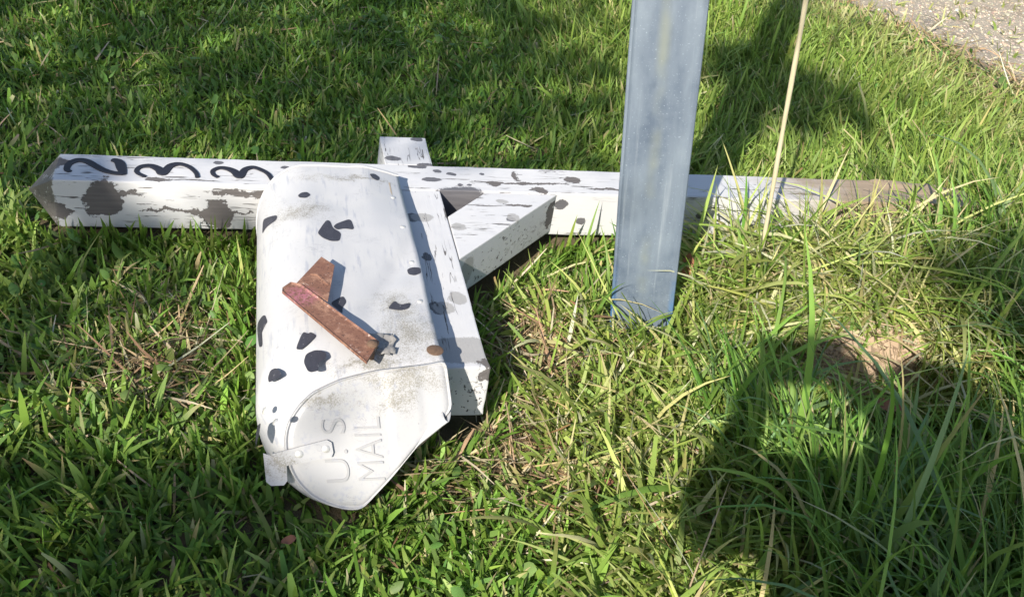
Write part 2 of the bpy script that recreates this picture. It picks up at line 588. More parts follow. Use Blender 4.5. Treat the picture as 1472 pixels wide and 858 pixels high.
# --- sheet-metal body: arch section lying on its side, racked forward at the bottom
XC, ZC, RR = -.1415, .0445, .0825
S1 = .014 - XC
S2 = S1 + math.pi * RR
S3 = S2 + S1
SH = .70
TILT = math.radians(35)
DO = Vector((0, -.53, .13))
DS = Vector((0, -math.sin(TILT), -math.cos(TILT)))
DN = Vector((0, -math.cos(TILT), math.sin(TILT)))


def section(s, off=0.0):
    r = RR + off
    if s <= S1:
        return .014 - s, ZC + r
    if s <= S2:
        a_ = (s - S1) / RR
        return XC - r * math.sin(a_), ZC + r * math.cos(a_)
    return XC + (s - S2), ZC - r


def body_pt(s, y, off=0.0):
    x, z = section(s, off)
    # crumpled lower front corner
    wgt = float(sstep(-.22, -.50, np.array(y)))
    sl = (.13 - z) / math.cos(TILT)
    over = sl - (.0577 + (.028 - x) * (.1856 - .0577) / (.028 + .0909)) + .012
    if over > 0:
        z += over * math.cos(TILT) * wgt
    if s < S1 + .05:
        # dents and a hollow crease on the upper side
        z += .0030 * noise.noise(Vector((x * 12, y * 9, 1.3))) + .0009 * noise.noise(Vector((x * 40, y * 30, 7.)))
        z -= .006 * math.exp(-(((x + .045 - .45 * (y + .35)) / .016) ** 2 + ((y + .34) / .16) ** 2))
        z -= .015 * (1 - min(1, s / .06)) * float(sstep(-.24, -.04, np.array(y)))
        z += .0035 * math.exp(-(((x + .005) / .03) ** 2 + ((y + .45) / .06) ** 2)) * (1 + .8 * noise.noise(Vector((x * 90, y * 90, 0))))
    return Vector((x, y, z))


def body_y(s, v):
    x, z = section(s)
    yb = .011 - SH * (.127 - z)
    yf = -.5225 - SH * (.127 - z)
    return yb + (yf - yb) * v


DOOR = [(.0191, -.0064), (.0280, .0577), (-.0175, .1043), (-.0518, .1453), (-.0909, .1856), (-.1090, .1854), (-.1296, .1797), (-.1551, .1668), (-.1728, .1479),
        (-.1828, .1295), (-.1884, .1061), (-.1891, .0881), (-.1854, .0703), (-.1729, .0500), (-.1553, .0324), (-.1197, .0163), (-.0732, .0054), (-.0045, -.0015)]


def door_pt(x, s, n=0.0):
    return DO + Vector((x, 0, 0)) + DS * s + DN * n


_path = [DOOR[0]] + DOOR[:0:-1]
_cum = np.concatenate([[0], np.cumsum([math.dist(a_, b_) for a_, b_ in zip(_path, _path[1:])])])


def door_rim(u):
    t = u * _cum[-1]
    x = float(np.interp(t, _cum, [q[0] for q in _path]))
    y = float(np.interp(t, _cum, [q[1] for q in _path]))
    return -.07 + (x + .07) * .985, .085 + (y - .085) * .985


NS, NY = 84, 60
verts, faces = [], []
for i in range(NS + 1):
    s = S3 * i / NS
    rx, rs_ = door_rim(i / NS)
    for j in range(NY + 1):
        v = j / NY
        q = body_pt(s, body_y(s, v))
        k = float(sstep(.86, 1.0, np.array(v))) ** 1.3
        verts.append(q.lerp(door_pt(rx, rs_, -.009), k))
for i in range(NS):
    for j in range(NY):
        k = i * (NY + 1) + j
        faces.append((k, k + NY + 1, k + NY + 2, k + 1))
body = link_mesh('mailbox_body', verts, faces, M_BODY, BOX, smooth=True)
md = body.modifiers.new('sheet', 'SOLIDIFY')
md.thickness = .0012
md.offset = -1
tag(body, 'white arched sheet-metal mailbox lying on its side, painted with black spots')

# floor of the mailbox (hidden against the arm) and mounting board
verts, faces = [], []
for j in range(NY + 1):
    v = .84 * j / NY
    a_ = body_pt(S1 * .12, body_y(0, v))
    b_ = body_pt(S3 - S1 * .12, body_y(S3, v))
    verts += [(-.003, a_.y, a_.z - .001), (-.003, b_.y, b_.z + .001)]
for j in range(NY):
    faces.append((2 * j, 2 * j + 1, 2 * j + 3, 2 * j + 2))
link_mesh('mailbox_floor', verts, faces, M_BODY, body)

# back plate with a rolled seam
verts = [body_pt(S3 * i / NS, body_y(S3 * i / NS, 0) + .0005) for i in range(NS + 1)]
link_mesh('back_plate', verts, [tuple(range(NS + 1))], M_BODY, body)
bm = bmesh.new()
rows = []
for i in range(NS + 1):
    s = S3 * i / NS
    row = []
    for k in range(6):
        an = 2 * math.pi * k / 6
        q = body_pt(s, body_y(s, 0) - .004 + .0042 * math.cos(an), .0016 * math.sin(an) + .0006)
        row.append(bm.verts.new(q))
    rows.append(row)
for a_, b_ in zip(rows, rows[1:]):
    for k in range(6):
        bm.faces.new((a_[k], a_[(k + 1) % 6], b_[(k + 1) % 6], b_[k]))
bmesh.ops.recalc_face_normals(bm, faces=bm.faces)
link_bm('rear_seam', bm, M_BODY, body, smooth=True)


def smooth_poly(pts, it=2):
    for _ in range(it):
        out = []
        for i, a_ in enumerate(pts):
            b_ = pts[(i + 1) % len(pts)]
            out.append((a_[0] * .82 + b_[0] * .18, a_[1] * .82 + b_[1] * .18))
            out.append((a_[0] * .18 + b_[0] * .82, a_[1] * .18 + b_[1] * .82))
        pts = out
    return pts


def spot(poly):
    """a painted spot laid over the body's skin"""
    poly = smooth_poly(poly)
    bm = bmesh.new()
    bm.faces.new([bm.verts.new((a_, b_, 0)) for a_, b_ in poly])
    bmesh.ops.triangulate(bm, faces=bm.faces[:])
    for k in range(60):
        bmesh.ops.bisect_plane(bm, geom=bm.verts[:] + bm.edges[:] + bm.faces[:], plane_co=(k * .005, 0, 0), plane_no=(1, 0, 0)) if any(abs(v.co.x - k * .005) < .05 for v in bm.verts) else None
    for k in range(66):
        yy = -k * .01
        ys_ = [v.co.y for v in bm.verts]
        if min(ys_) < yy < max(ys_):
            bmesh.ops.bisect_plane(bm, geom=bm.verts[:] + bm.edges[:] + bm.faces[:], plane_co=(0, yy, 0), plane_no=(0, 1, 0))
    for v in bm.verts:
        v.co = body_pt(max(.0005, v.co.x), v.co.y, .0006)
    bmesh.ops.recalc_face_normals(bm, faces=bm.faces)
    return link_bm('painted_spot', bm, M_BLACK, body, smooth=True)


SPOTS = [
    [(.0530, -.0166), (.0431, -.0109), (.0344, -.0195), (.0389, -.0339), (.0486, -.0314)],
    [(.1741, -.0916), (.1685, -.0847), (.1592, -.0840), (.1533, -.0941), (.1611, -.1043), (.1713, -.1007)],
    [(.2468, -.1432), (.2443, -.1028), (.2263, -.1166), (.2095, -.1305), (.2125, -.1438), (.2377, -.1382)],
    [(.1482, -.2082), (.1395, -.1869), (.1320, -.1703), (.1266, -.1736), (.1238, -.1927), (.1116, -.2050), (.1152, -.2279), (.1285, -.2303), (.1401, -.2224)],
    [(.1229, -.1885), (.1167, -.1775), (.0941, -.1615), (.0904, -.1959), (.1063, -.1921), (.1178, -.1968)],
    [(.0212, -.3032), (.0142, -.2992), (.0010, -.3017), (.0014, -.3155), (.0124, -.3210), (.0206, -.3165)],
    [(.1386, -.3890), (.1194, -.3706), (.1151, -.3861), (.1219, -.4005), (.1228, -.4147), (.1289, -.4041)],
    [(.0603, -.4025), (.0479, -.3824), (.0415, -.3942), (.0245, -.3890), (.0307, -.4044), (.0439, -.4069)],
    [(.1881, -.4806), (.1773, -.4484), (.1703, -.4555), (.1672, -.4528), (.1591, -.4622), (.1711, -.4767), (.1816, -.4855)],
    [(.1784, -.5126), (.1748, -.4965), (.1617, -.4919), (.1492, -.4982), (.1488, -.5093), (.1590, -.5183), (.1606, -.5351), (.1694, -.5373), (.1741, -.5330)],
    [(.2331, -.5057), (.2283, -.4963), (.2184, -.4999), (.2105, -.5131), (.2099, -.5226), (.2214, -.5225), (.2316, -.5178)],
    [(.2695, -.3516), (.2400, -.3600), (.2323, -.3899), (.2494, -.3807), (.2455, -.4276), (.2578, -.4163)],
    [(.275, -.575), (.262, -.568), (.250, -.575), (.256, -.592), (.272, -.598)],
]
for sp in SPOTS:
    spot(sp)


def disc(name, centre, normal, r, h, mat, parent, seg=14):
    bm = bmesh.new()
    q = Vector(normal).to_track_quat('Z', 'Y').to_matrix()
    ring0 = [bm.verts.new(Vector(centre) + q @ Vector((r * math.cos(2 * math.pi * k / seg), r * math.sin(2 * math.pi * k / seg), 0))) for k in range(seg)]
    ring1 = [bm.verts.new(Vector(centre) + q @ Vector((r * .8 * math.cos(2 * math.pi * k / seg), r * .8 * math.sin(2 * math.pi * k / seg), h * .8))) for k in range(seg)]
    top = bm.verts.new(Vector(centre) + q @ Vector((0, 0, h)))
    for k in range(seg):
        bm.faces.new((ring0[k], ring0[(k + 1) % seg], ring1[(k + 1) % seg], ring1[k]))
        bm.faces.new((ring1[k], ring1[(k + 1) % seg], top))
    return link_bm(name, bm, mat, parent, smooth=True)


for s_, y_ in ((.0191, -.0809), (.0141, -.1828), (.0117, -.2850), (.0120, -.3854)):
    disc('rivet', body_pt(s_, y_), (0, 0, 1), .0042, .0016, M_RIVET, body)
rs = disc('hinge_screw', body_pt(.0061, -.4992), (0, 0, 1), .0115, .0016, M_RUSTY, body, 18)
tag(rs, 'round rust-brown hinge screw at the rim')
for s_, y_ in ((.2423, -.5604), (.2207, -.6000)):
    q0, q1 = body_pt(s_, y_), body_pt(s_, y_, .002)
    disc('rivet', q0, q1 - q0, .005, .0012, M_RIVET, body)

# --- door: leaning, its lower corner bent away along a diagonal
dense = []
for i in range(len(DOOR)):
    a_, b_ = DOOR[i], DOOR[(i + 1) % len(DOOR)]
    L_ = math.dist(a_, b_)
    for k in range(max(1, int(L_ / .006))):
        t = k / max(1, int(L_ / .006))
        dense.append((a_[0] * (1 - t) + b_[0] * t, a_[1] * (1 - t) + b_[1] * t))
for _ in range(2):                                # soften the traced corners of the arch
    dense = [((dense[i - 1][0] + 2 * dense[i][0] + dense[(i + 1) % len(dense)][0]) / 4, (dense[i - 1][1] + 2 * dense[i][1] + dense[(i + 1) % len(dense)][1]) / 4) for i in range(len(dense))]
cxd, csd = -.07, .085


def door_relief(x, s):
    # pressed folds parallel to the hinge, shallow bulge
    ln = x - (-.0574 + (s - .0477) * .12)
    h = .0022 * (1 / (1 + math.exp(-ln / .0012)))
    ln2 = x - (-.0175 + (s - .03) * .12)
    h -= .0016 * (1 / (1 + math.exp(-ln2 / .0012)))
    h += .0015 * math.exp(-(((x + .09) / .07) ** 2 + ((s - .09) / .06) ** 2))
    h += .0007 * noise.noise(Vector((x * 30, s * 30, 4)))
    return h


bm = bmesh.new()
rings = []
K = 22
prof = [(.99, -.018), (1.0, -.015), (1.0, -.003), (.994, .0006), (.984, .0016), (.974, .0010), (.966, -.0012), (.952, -.0014), (.94, -.0004)] + [(.94 * (1 - k / K), .0004) for k in range(1, K)]
for sc_, n_ in prof:
    ring = []
    for x, s in dense:
        xx, ss = cxd + (x - cxd) * sc_, csd + (s - csd) * sc_
        nn = n_ + (door_relief(xx, ss) if sc_ < .96 else 0)
        ring.append(bm.verts.new(door_pt(xx, ss, nn)))
    rings.append(ring)
nd = len(dense)
for a_, b_ in zip(rings, rings[1:]):
    for k in range(nd):
        bm.faces.new((a_[k], a_[(k + 1) % nd], b_[(k + 1) % nd], b_[k]))
bm.faces.new(rings[-1])
bmesh.ops.recalc_face_normals(bm, faces=bm.faces)
door = link_bm('mailbox_door', bm, M_DOOR, BOX, smooth=True)
md = door.modifiers.new('sheet', 'SOLIDIFY')
md.thickness = .001
md.offset = -1
tag(door, 'white mailbox door with embossed lettering, its lower corner bent back')


def raised_text(body_, x0, s0, width, height):
    """raised letters: read along -s, their tops towards -x"""
    cu = bpy.data.curves.new('lettering', 'FONT')
    cu.body = body_
    cu.size = 1
    cu.offset = -.012
    cu.extrude = .5
    to = bpy.data.objects.new('lettering', cu)
    C.objects.link(to)
    dg = bpy.context.evaluated_depsgraph_get()
    me = bpy.data.meshes.new_from_object(to.evaluated_get(dg))
    bpy.data.objects.remove(to)
    bpy.data.curves.remove(cu)
    co = np.array([v.co for v in me.vertices])
    mn, mx = co.min(0), co.max(0)
    for v in me.vertices:
        u = (v.co.x - mn[0]) / (mx[0] - mn[0])
        w = (v.co.y - mn[1]) / (mx[1] - mn[1])
        x = x0 - w * height - .10 * u * width
        s = s0 - u * width
        v.co = door_pt(x, s, door_relief(x, s) + (.0022 if v.co.z > 0 else -.0005))
    me.materials.append(M_LETTER)
    o = bpy.data.objects.new('lettering', me)
    C.objects.link(o)
    o.parent = door
    return o


raised_text('MAIL', -.0615, .147, .082, .034)
raised_text('U. S', -.1060, .148, .082, .030)

# latch strap on the door and the bent catch below it
bm = bmesh.new()
strap = [(-.2041, .1081), (-.1360, .0925), (-.1300, .0960), (-.1277, .1090), (-.1300, .1145), (-.1891, .1241)]
lo = [bm.verts.new(door_pt(x, s, .0015)) for x, s in strap]
hi = [bm.verts.new(door_pt(x, s, .0058)) for x, s in strap]
bm.faces.new(hi)
for i in range(len(strap)):
    bm.faces.new((lo[i], lo[(i + 1) % len(strap)], hi[(i + 1) % len(strap)], hi[i]))
bmesh.ops.recalc_face_normals(bm, faces=bm.faces)
bmesh.ops.bevel(bm, geom=[e for e in bm.edges if len(e.link_faces) == 2 and e.verts[0] in hi and e.verts[1] in hi] if False else [], offset=.0005, segments=1, affect='EDGES')
M_LATCH = metal_paint('latch_paint', [((-.195, -.60, .03), (.03, .02, .02))], .78)
latch = link_bm('latch_strap', bm, M_LATCH, door)
for x, s in ((-.1703, .1094), (-.1369, .1041)):
    disc('rivet', door_pt(x, s, .0058), DN, .0052, .0012, M_RIVET, door)
tabp = [(-.2145, .108), (-.1860, .118), (-.1850, .142), (-.1890, .147), (-.2050, .147), (-.2110, .142)]
bm = bmesh.new()
lo = [bm.verts.new(door_pt(x, s, -.004 + .012 * (s - .108) / .04)) for x, s in tabp]
hi = [bm.verts.new(door_pt(x, s, -.001 + .012 * (s - .108) / .04)) for x, s in tabp]
bm.faces.new(hi)
bm.faces.new(lo[::-1])
for i in range(len(tabp)):
    bm.faces.new((lo[i], lo[(i + 1) % len(tabp)], hi[(i + 1) % len(tabp)], hi[i]))
bmesh.ops.recalc_face_normals(bm, faces=bm.faces)
link_bm('latch_tab', bm, M_LATCH, door)

# --- signal flag: rusted pressed-steel L standing off the side
FZ = .147
fl_arm = [(-.1895, -.3899), (-.1889, -.3824), (-.1775, -.3690), (-.1640, -.3740), (-.0680, -.5032), (-.0875, -.5437)]
fl_blade = [(-.1706, -.3698), (-.1328, -.3018), (-.1152, -.3235), (-.1290, -.4100)]


def flag_plate(poly, z, th, lip=0.0):
    bm = prism(poly, z - th, z)
    if lip:
        top = [f for f in bm.faces if f.normal.z > .9]
        r = bmesh.ops.inset_individual(bm, faces=top, thickness=.003, depth=-lip)
    return bm


bm = flag_plate(fl_arm, FZ + .002, .0045, .0018)
b2 = flag_plate(fl_blade, FZ - .0005, .0018)
bmesh.ops.recalc_face_normals(b2, faces=b2.faces)
tm = bpy.data.meshes.new('t')
b2.to_mesh(tm)
b2.free()
bm.from_mesh(tm)
bpy.data.meshes.remove(tm)
# pressed rib across the blade
flag = link_bm('signal_flag', bm, M_FLAG, BOX)
tag(flag, 'rust-red L-shaped signal flag on the mailbox side')
rib = link_bm('flag_rib', stroke([(-.150, -.346), (-.140, -.349), (-.131, -.366), (-.126, -.372)], .0035, FZ - .0008, .0014, samples=5), M_FLAG, flag)
# pivot bracket: small crumpled sheet-metal ear with a rusty bolt
bm = bmesh.new()
bmesh.ops.create_grid(bm, x_segments=8, y_segments=8, size=.5)
for v in bm.verts:
    x, y = v.co.x, v.co.y
    px_, py_ = -.060 + x * .028 + .008 * noise.noise(Vector((x * 4, y * 4, 2))), -.485 + y * .040 + .010 * noise.noise(Vector((x * 4, y * 4, 5)))
    v.co = (px_, py_, .1315 + .004 * max(0, y + .1) + .004 * noise.noise(Vector((x * 5, y * 5, 8))))
br = link_bm('pivot_bracket', bm, simple('bracket_dull', (.26, .25, .24), .7, .2, var=.5, scale=200, bump=.5), flag, smooth=True)
br.modifiers.new('sheet', 'SOLIDIFY').thickness = .0015
disc('pivot_bolt', (-.0775, -.510, FZ + .0032), (0, 0, 1), .0075, .004, M_RUSTY, flag, 10)
bm = bmesh.new()
bmesh.ops.create_cone(bm, cap_ends=True, segments=10, radius1=.004, radius2=.004, depth=.022)
for v in bm.verts:
    v.co += Vector((-.0775, -.510, .1375))
link_bm('pivot_pin', bm, M_RUSTY, flag)
bm = prism([(-.021, -.40), (-.0045, -.40), (-.0045, -.03), (-.021, -.03)], -.028, .118)
link_bm('mounting_board', bm, M_BOARD, BOX)

# ------------------------------------------------------------------ blue-grey steel post
UP = Vector((-.1498, -.0035, .9887)).normalized()      # true vertical; the lawn itself slopes
g = NT('galvanised_blue')
p = g.coord()
sp = g.n('ShaderNodeSeparateXYZ')
g.put(sp.inputs[0], p)
mott = g.noise(p, 55, 5, .6)
cloud = g.noise(g.vm('MULTIPLY', p, (1, 1, .25)), 16, 4, .6)
fine = g.noise(p, 330, 3, .7)
c = g.mix(g.step(cloud, .3, .7), (.098, .130, .185), (.225, .272, .328))
c = g.mix(g.ma('MULTIPLY', g.step(mott, .35, .65), .55), c, (.17, .21, .265))
c = g.mix(g.step(fine, .62, .74), c, (.36, .42, .49))
strk = g.noise(g.vm('MULTIPLY', p, (1, 1, .03)), 90, 4, .6)
stain = g.ma('MULTIPLY', g.step(g.ma('ABSOLUTE', g.ma('SUBTRACT', sp.outputs[0], -.003)), .014, .0), g.step(g.noise(p, 7, 3), .42, .62))
c = g.mix(g.ma('MULTIPLY', stain, .6), c, (.26, .28, .22))
c = g.mix(g.ma('MULTIPLY', g.step(strk, .6, .75), .35), c, (.42, .46, .50))
base_blue = g.ma('MULTIPLY', g.step(g.ma('ADD', sp.outputs[2], g.ma('MULTIPLY', mott, .12)), .18, .08), g.step(g.ma('ABSOLUTE', sp.outputs[0]), .040, .050))
c = g.mix(g.ma('MULTIPLY', base_blue, .6), c, (.035, .17, .42))
M_STEEL = g.set(Base_Color=c, Roughness=g.ma('MULTIPLY_ADD', mott, .2, .42), Metallic=.25, Normal=g.bump(g.ma('ADD', mott, g.ma('MULTIPLY', fine, .5)), .18, .001))

xdir = (Vector((.1018, -.0368, 0)) - UP * Vector((.1018, -.0368, 0)).dot(UP)).normalized()
ydir = UP.cross(xdir)
pm = Matrix(((xdir.x, ydir.x, UP.x, .4095), (xdir.y, ydir.y, UP.y, -.2520), (xdir.z, ydir.z, UP.z, -.0100), (0, 0, 0, 1)))
hw = .0525
profile = [(-hw, .034), (-hw, .003), (-hw + .0012, .0008), (-hw + .0045, .0), (-hw + .0065, .0014), (-hw + .0085, .0022), (0, .0026), (hw - .0085, .0022), (hw - .0065, .0014), (hw - .0045, .0), (hw - .0012, .0008), (hw, .003), (hw, .034),
           (hw - .003, .034), (hw - .003, .008), (-hw + .003, .008), (-hw + .003, .034)]
bm = bmesh.new()
zs = [-.35 + k * .05 for k in range(40)]
rows = [[bm.verts.new((x + .0005 * noise.noise(Vector((x * 20, z * 6, 0))), y, z)) for x, y in profile] for z in zs]
for a_, b_ in zip(rows, rows[1:]):
    for k in range(len(profile)):
        k2 = (k + 1) % len(profile)
        bm.faces.new((a_[k], a_[k2], b_[k2], b_[k]))
bm.faces.new(rows[-1])
bmesh.ops.recalc_face_normals(bm, faces=bm.faces)
steel = link_bm('steel_post', bm, M_STEEL)
steel.matrix_world = pm
tag(steel, 'upright blue-grey galvanised steel channel post beside the fallen mailbox', 'post')

# ------------------------------------------------------------------ thin pale rod
g = NT('pale_cane')
p = g.coord()
n1 = g.noise(g.vm('MULTIPLY', p, (1, 1, .08)), 300, 4)
c = g.mix(n1, (.34, .29, .17), (.62, .56, .40))
M_CANE = g.set(Base_Color=c, Roughness=.6, Normal=g.bump(n1, .3, .0006))
bm = bmesh.new()
rows = []
for k in range(34):
    z = -.12 + k * .04
    r = .0037 + .0004 * math.sin(k * 1.7) + .0009 * k / 34
    if k % 9 == 4:
        r *= 1.08
    cx_ = .0022 * math.sin(z * 5) + .0008 * math.sin(z * 17)
    rows.append([bm.verts.new((cx_ + r * math.cos(2 * math.pi * j / 8), r * math.sin(2 * math.pi * j / 8), z)) for j in range(8)])
for a_, b_ in zip(rows, rows[1:]):
    for j in range(8):
        bm.faces.new((a_[j], a_[(j + 1) % 8], b_[(j + 1) % 8], b_[j]))
bm.faces.new(rows[-1])
rod = link_bm('marker_cane', bm, M_CANE, smooth=True)
rod.matrix_world = Matrix.Translation((.6570, -.1540, .0340)) @ UP.to_track_quat('Z', 'Y').to_matrix().to_4x4()
tag(rod, 'thin straw-coloured cane standing upright in the matted grass', 'cane')

# ------------------------------------------------------------------ grass
def grass_material(name, rough=.52, trans=.36):
    g = NT(name)
    a_ = g.attr('tint')
    p = g.coord()
    n = g.noise(p, 90, 3, .6)
    c = g.mix(g.ma('MULTIPLY', n, .35), a_.outputs['Color'], g.mix(.5, a_.outputs['Color'], (.13, .13, .035)))
    g.set(Base_Color=c, Roughness=rough, Specular_IOR_Level=.32)
    tr = g.n('ShaderNodeBsdfTranslucent')
    g.put(tr.inputs[0], g.mix(.4, c, (.32, .42, .05)))
    mx = g.n('ShaderNodeMixShader')
    mx.inputs[0].default_value = trans
    g.t.links.new(g.b.outputs[0], mx.inputs[1])
    g.t.links.new(tr.outputs[0], mx.inputs[2])
    g.t.links.new(mx.outputs[0], g.out.inputs[0])
    return g.m


M_GRASS = grass_material('grass_blade')
M_STRAW = grass_material('straw', .7, .15)


def in_mailbox(p):
    """True where a point lies inside (or hard against) something solid"""
    x, y, z = p[..., 0], p[..., 1], p[..., 2]
    tp = np.clip((x + .592) / .047, 0, 1) * (.0445 + .004)
    m = (x > -.595) & (x < 1.0) & (np.abs(y - .0445) < tp) & (np.abs(z - .0445) < tp)
    m |= (x > -.55) & (x < 1.0) & (y > -.004) & (y < W + .004) & (z < W + .004)
    m |= (x >= 1.0) & (x < 1.28) & (y > .002) & (y < W - .002) & (z < W - .012 - .03 * ((x - 1) / .3) ** 2)
    m |= (x > -.003) & (x < W + .005) & (y > -.495) & (y < .204) & (z < W + .004)
    m |= (x > .085) & (y < .002) & (y > -.0 - (.305 - x)) & (z < W + .003) & (x < .306) & (y > -.22)
    r = np.hypot(np.minimum(x - XC, 0), z - ZC)
    dn = (y + .53) * -math.cos(TILT) + (z - .13) * math.sin(TILT)       # > 0 in front of the door
    sl = (.13 - z) / math.cos(TILT)
    cut = (sl > .0577 + (.028 - x) * 1.076 + .004) & (y < -.30)
    m |= (r < RR + .005) & (x < .018) & (y < .02) & (dn < .006) & ~cut & (z < .132) & (y > -.68)
    q = np.stack([x - .4095, y + .2520, z + .0100], -1)
    lx = q @ np.array(xdir)
    ly = q @ np.array(ydir)
    m |= (np.abs(lx) < hw + .003) & (ly > -.004) & (ly < .037)
    return m


def blades(name, x, y, length, width, tilt, curve, az, tint, tip, mat, seg=4, fold=0.0, lift=0.0, parent=None, twist=.5, clamp=.004, prof=None, droop=1.0, bright=1.45, kill=None, blunt=0.0):
    """one mesh of many grass blades; every argument is an array over blades"""
    N = len(x)
    z0 = ground_z(x, y) - .004 + lift
    t = np.linspace(0, 1, seg + 1)
    th = tilt[:, None] + curve[:, None] * t[None, :] ** droop
    step_ = length[:, None] / seg
    dh = np.stack([np.cos(az), np.sin(az)], -1)
    mid = (th[:, 1:] + th[:, :-1]) / 2
    hx = np.concatenate([np.zeros((N, 1)), np.cumsum(np.sin(mid) * step_, 1)], 1)
    hz = np.concatenate([np.zeros((N, 1)), np.cumsum(np.cos(mid) * step_, 1)], 1)
    P_ = np.empty((N, seg + 1, 3))
    P_[..., 0] = x[:, None] + hx * dh[:, :1]
    P_[..., 1] = y[:, None] + hx * dh[:, 1:]
    P_[..., 2] = z0[:, None] + hz
    gz = ground_z(P_[..., 0], P_[..., 1]) + clamp
    gz[:, 0] = -9
    P_[..., 2] = np.maximum(P_[..., 2], gz)
    half = (P_[:, 1:] + P_[:, :-1]) / 2
    bad = in_mailbox(P_).any(1) | in_mailbox(half).any(1)
    keep = ~bad
    keep &= ~((soil_amount(P_[..., 0], P_[..., 1]).max(1) > .45) & (RNG.random(N) < .85))
    if kill is not None:
        keep &= ~kill
    P_, width, az, tint, tip, th = P_[keep], width[keep], az[keep], tint[keep], tip[keep], th[keep]
    N = len(P_)
    tan_ = np.gradient(P_, axis=1)
    tan_ /= np.linalg.norm(tan_, axis=2, keepdims=True) + 1e-9
    side = np.stack([-np.sin(az), np.cos(az), np.zeros(N)], -1)[:, None, :] * np.ones((1, seg + 1, 1))
    nrm = np.cross(tan_, side)
    tw = (RNG.normal(0, twist, N)[:, None] + RNG.normal(0, twist, N)[:, None] * t[None, :])[..., None]
    sd = side * np.cos(tw) + nrm * np.sin(tw)
    up = np.cross(sd, tan_)
    pw = np.interp(t, [0, .25, .6, .85, 1], [.65, 1, .85, .45, .02]) if prof is None else prof(t)
    pw2 = np.repeat(pw[None, :], N, 0)
    cut_ = RNG.random(N) < blunt
    pw2[cut_, -1] = RNG.uniform(.25, .6, cut_.sum())
    pw2[cut_, -2] = np.maximum(pw2[cut_, -2], .8)
    hwid = (width[:, None] * pw2 * .5)[..., None]
    if fold > 0:
        lv = P_ + sd * hwid + up * hwid * fold
        rv = P_ - sd * hwid + up * hwid * fold
        V = np.stack([lv, P_, rv], 2)
        k = 3
    else:
        V = np.stack([P_ + sd * hwid, P_ - sd * hwid], 2)
        k = 2
    per = (seg + 1) * k
    V = V.reshape(-1, 3)
    base = np.arange(N)[:, None] * per
    F = []
    for i in range(seg):
        for j in range(k - 1):
            F.append(np.stack([base[:, 0] + i * k + j, base[:, 0] + i * k + j + 1, base[:, 0] + (i + 1) * k + j + 1, base[:, 0] + (i + 1) * k + j], -1))
    F = np.concatenate(F)
    col = tint[:, None, :] * (1 - t[None, :, None] ** 3) + tip[:, None, :] * t[None, :, None] ** 3
    pale = np.array([.30, .32, .12])
    wroot = (np.clip(1 - t * 5, 0, 1) * .5)[None, :, None]
    col = col * (1 - wroot) + pale * wroot
    col = np.clip(np.repeat(col, k, axis=1).reshape(-1, 3) * bright, 0, .62)
    me = bpy.data.meshes.new(name)
    me.vertices.add(len(V))
    me.vertices.foreach_set('co', V.astype(np.float32).ravel())
    me.loops.add(F.size)
    me.loops.foreach_set('vertex_index', F.astype(np.int32).ravel())
    me.polygons.add(len(F))
    me.polygons.foreach_set('loop_start', np.arange(len(F), dtype=np.int32) * 4)
    me.polygons.foreach_set('use_smooth', np.ones(len(F), bool))
    me.update()
    a_ = me.attributes.new('tint', 'FLOAT_COLOR', 'POINT')
    a_.data.foreach_set('color', np.concatenate([col, np.ones((len(col), 1))], 1).astype(np.float32).ravel())
    me.materials.append(mat)
    o = bpy.data.objects.new(name, me)
    C.objects.link(o)
    return o


def scatter(n, x0, x1, y0, y1, dens):
    x = RNG.uniform(x0, x1, n)
    y = RNG.uniform(y0, y1, n)
    k = RNG.random(n) < dens(x, y)
    return x[k], y[k]


def palette(n, cols, p, jit=.16):
    i = RNG.choice(len(cols), n, p=p)
    c = np.array(cols)[i]
    c = c * (1 + RNG.normal(0, jit, (n, 1))) * (1 + RNG.normal(0, .06, (n, 3)))
    return np.clip(c, .004, .9)


def in_view(x, y):
    """roughly the ground the lens covers, with a margin to both sides"""
    rel = np.stack([x - CAM.x, y - CAM.y, 0 * x - CAM.z], -1)
    dz = rel @ np.array(d_)
    u = rel @ np.array(r_) / np.maximum(dz, .05)
    v = rel @ np.array(u_) / np.maximum(dz, .05)
    e = np.maximum(np.abs(u) - .53, np.maximum(np.abs(v) - .32, 0))
    return np.where(dz > .1, np.clip(1 - e / .25, 0, 1), 0)


GREENS = [(.074, .152, .021), (.103, .192, .029), (.148, .238, .041), (.092, .168, .042), (.21, .275, .075), (.34, .31, .15)]
DRY = [(.34, .25, .15), (.42, .34, .22), (.27, .17, .10), (.46, .40, .28), (.19, .12, .075)]


def tall_zone(x, y):
    a_ = sstep(.40, .52, x + .06 * (vnoise(x, y, 6) - .5)) * sstep(-.40, -.50, y + .05 * (vnoise(x, y, 5) - .5))
    b_ = sstep(.98, 1.12, x) * sstep(.02, -.12, y)
    return np.maximum(a_, b_)


def mound_zone(x, y):
    return sstep(.50, .62, x) * (1 - sstep(1.05, 1.25, x)) * sstep(-.37, -.32, y) * (1 - sstep(-.06, .0, y))


def mid_zone(x, y):
    return sstep(.10, .28, x - .3 * (y + .5) * 0) * sstep(-.1, -.24, y) * (1 - tall_zone(x, y)) * (1 - mound_zone(x, y))


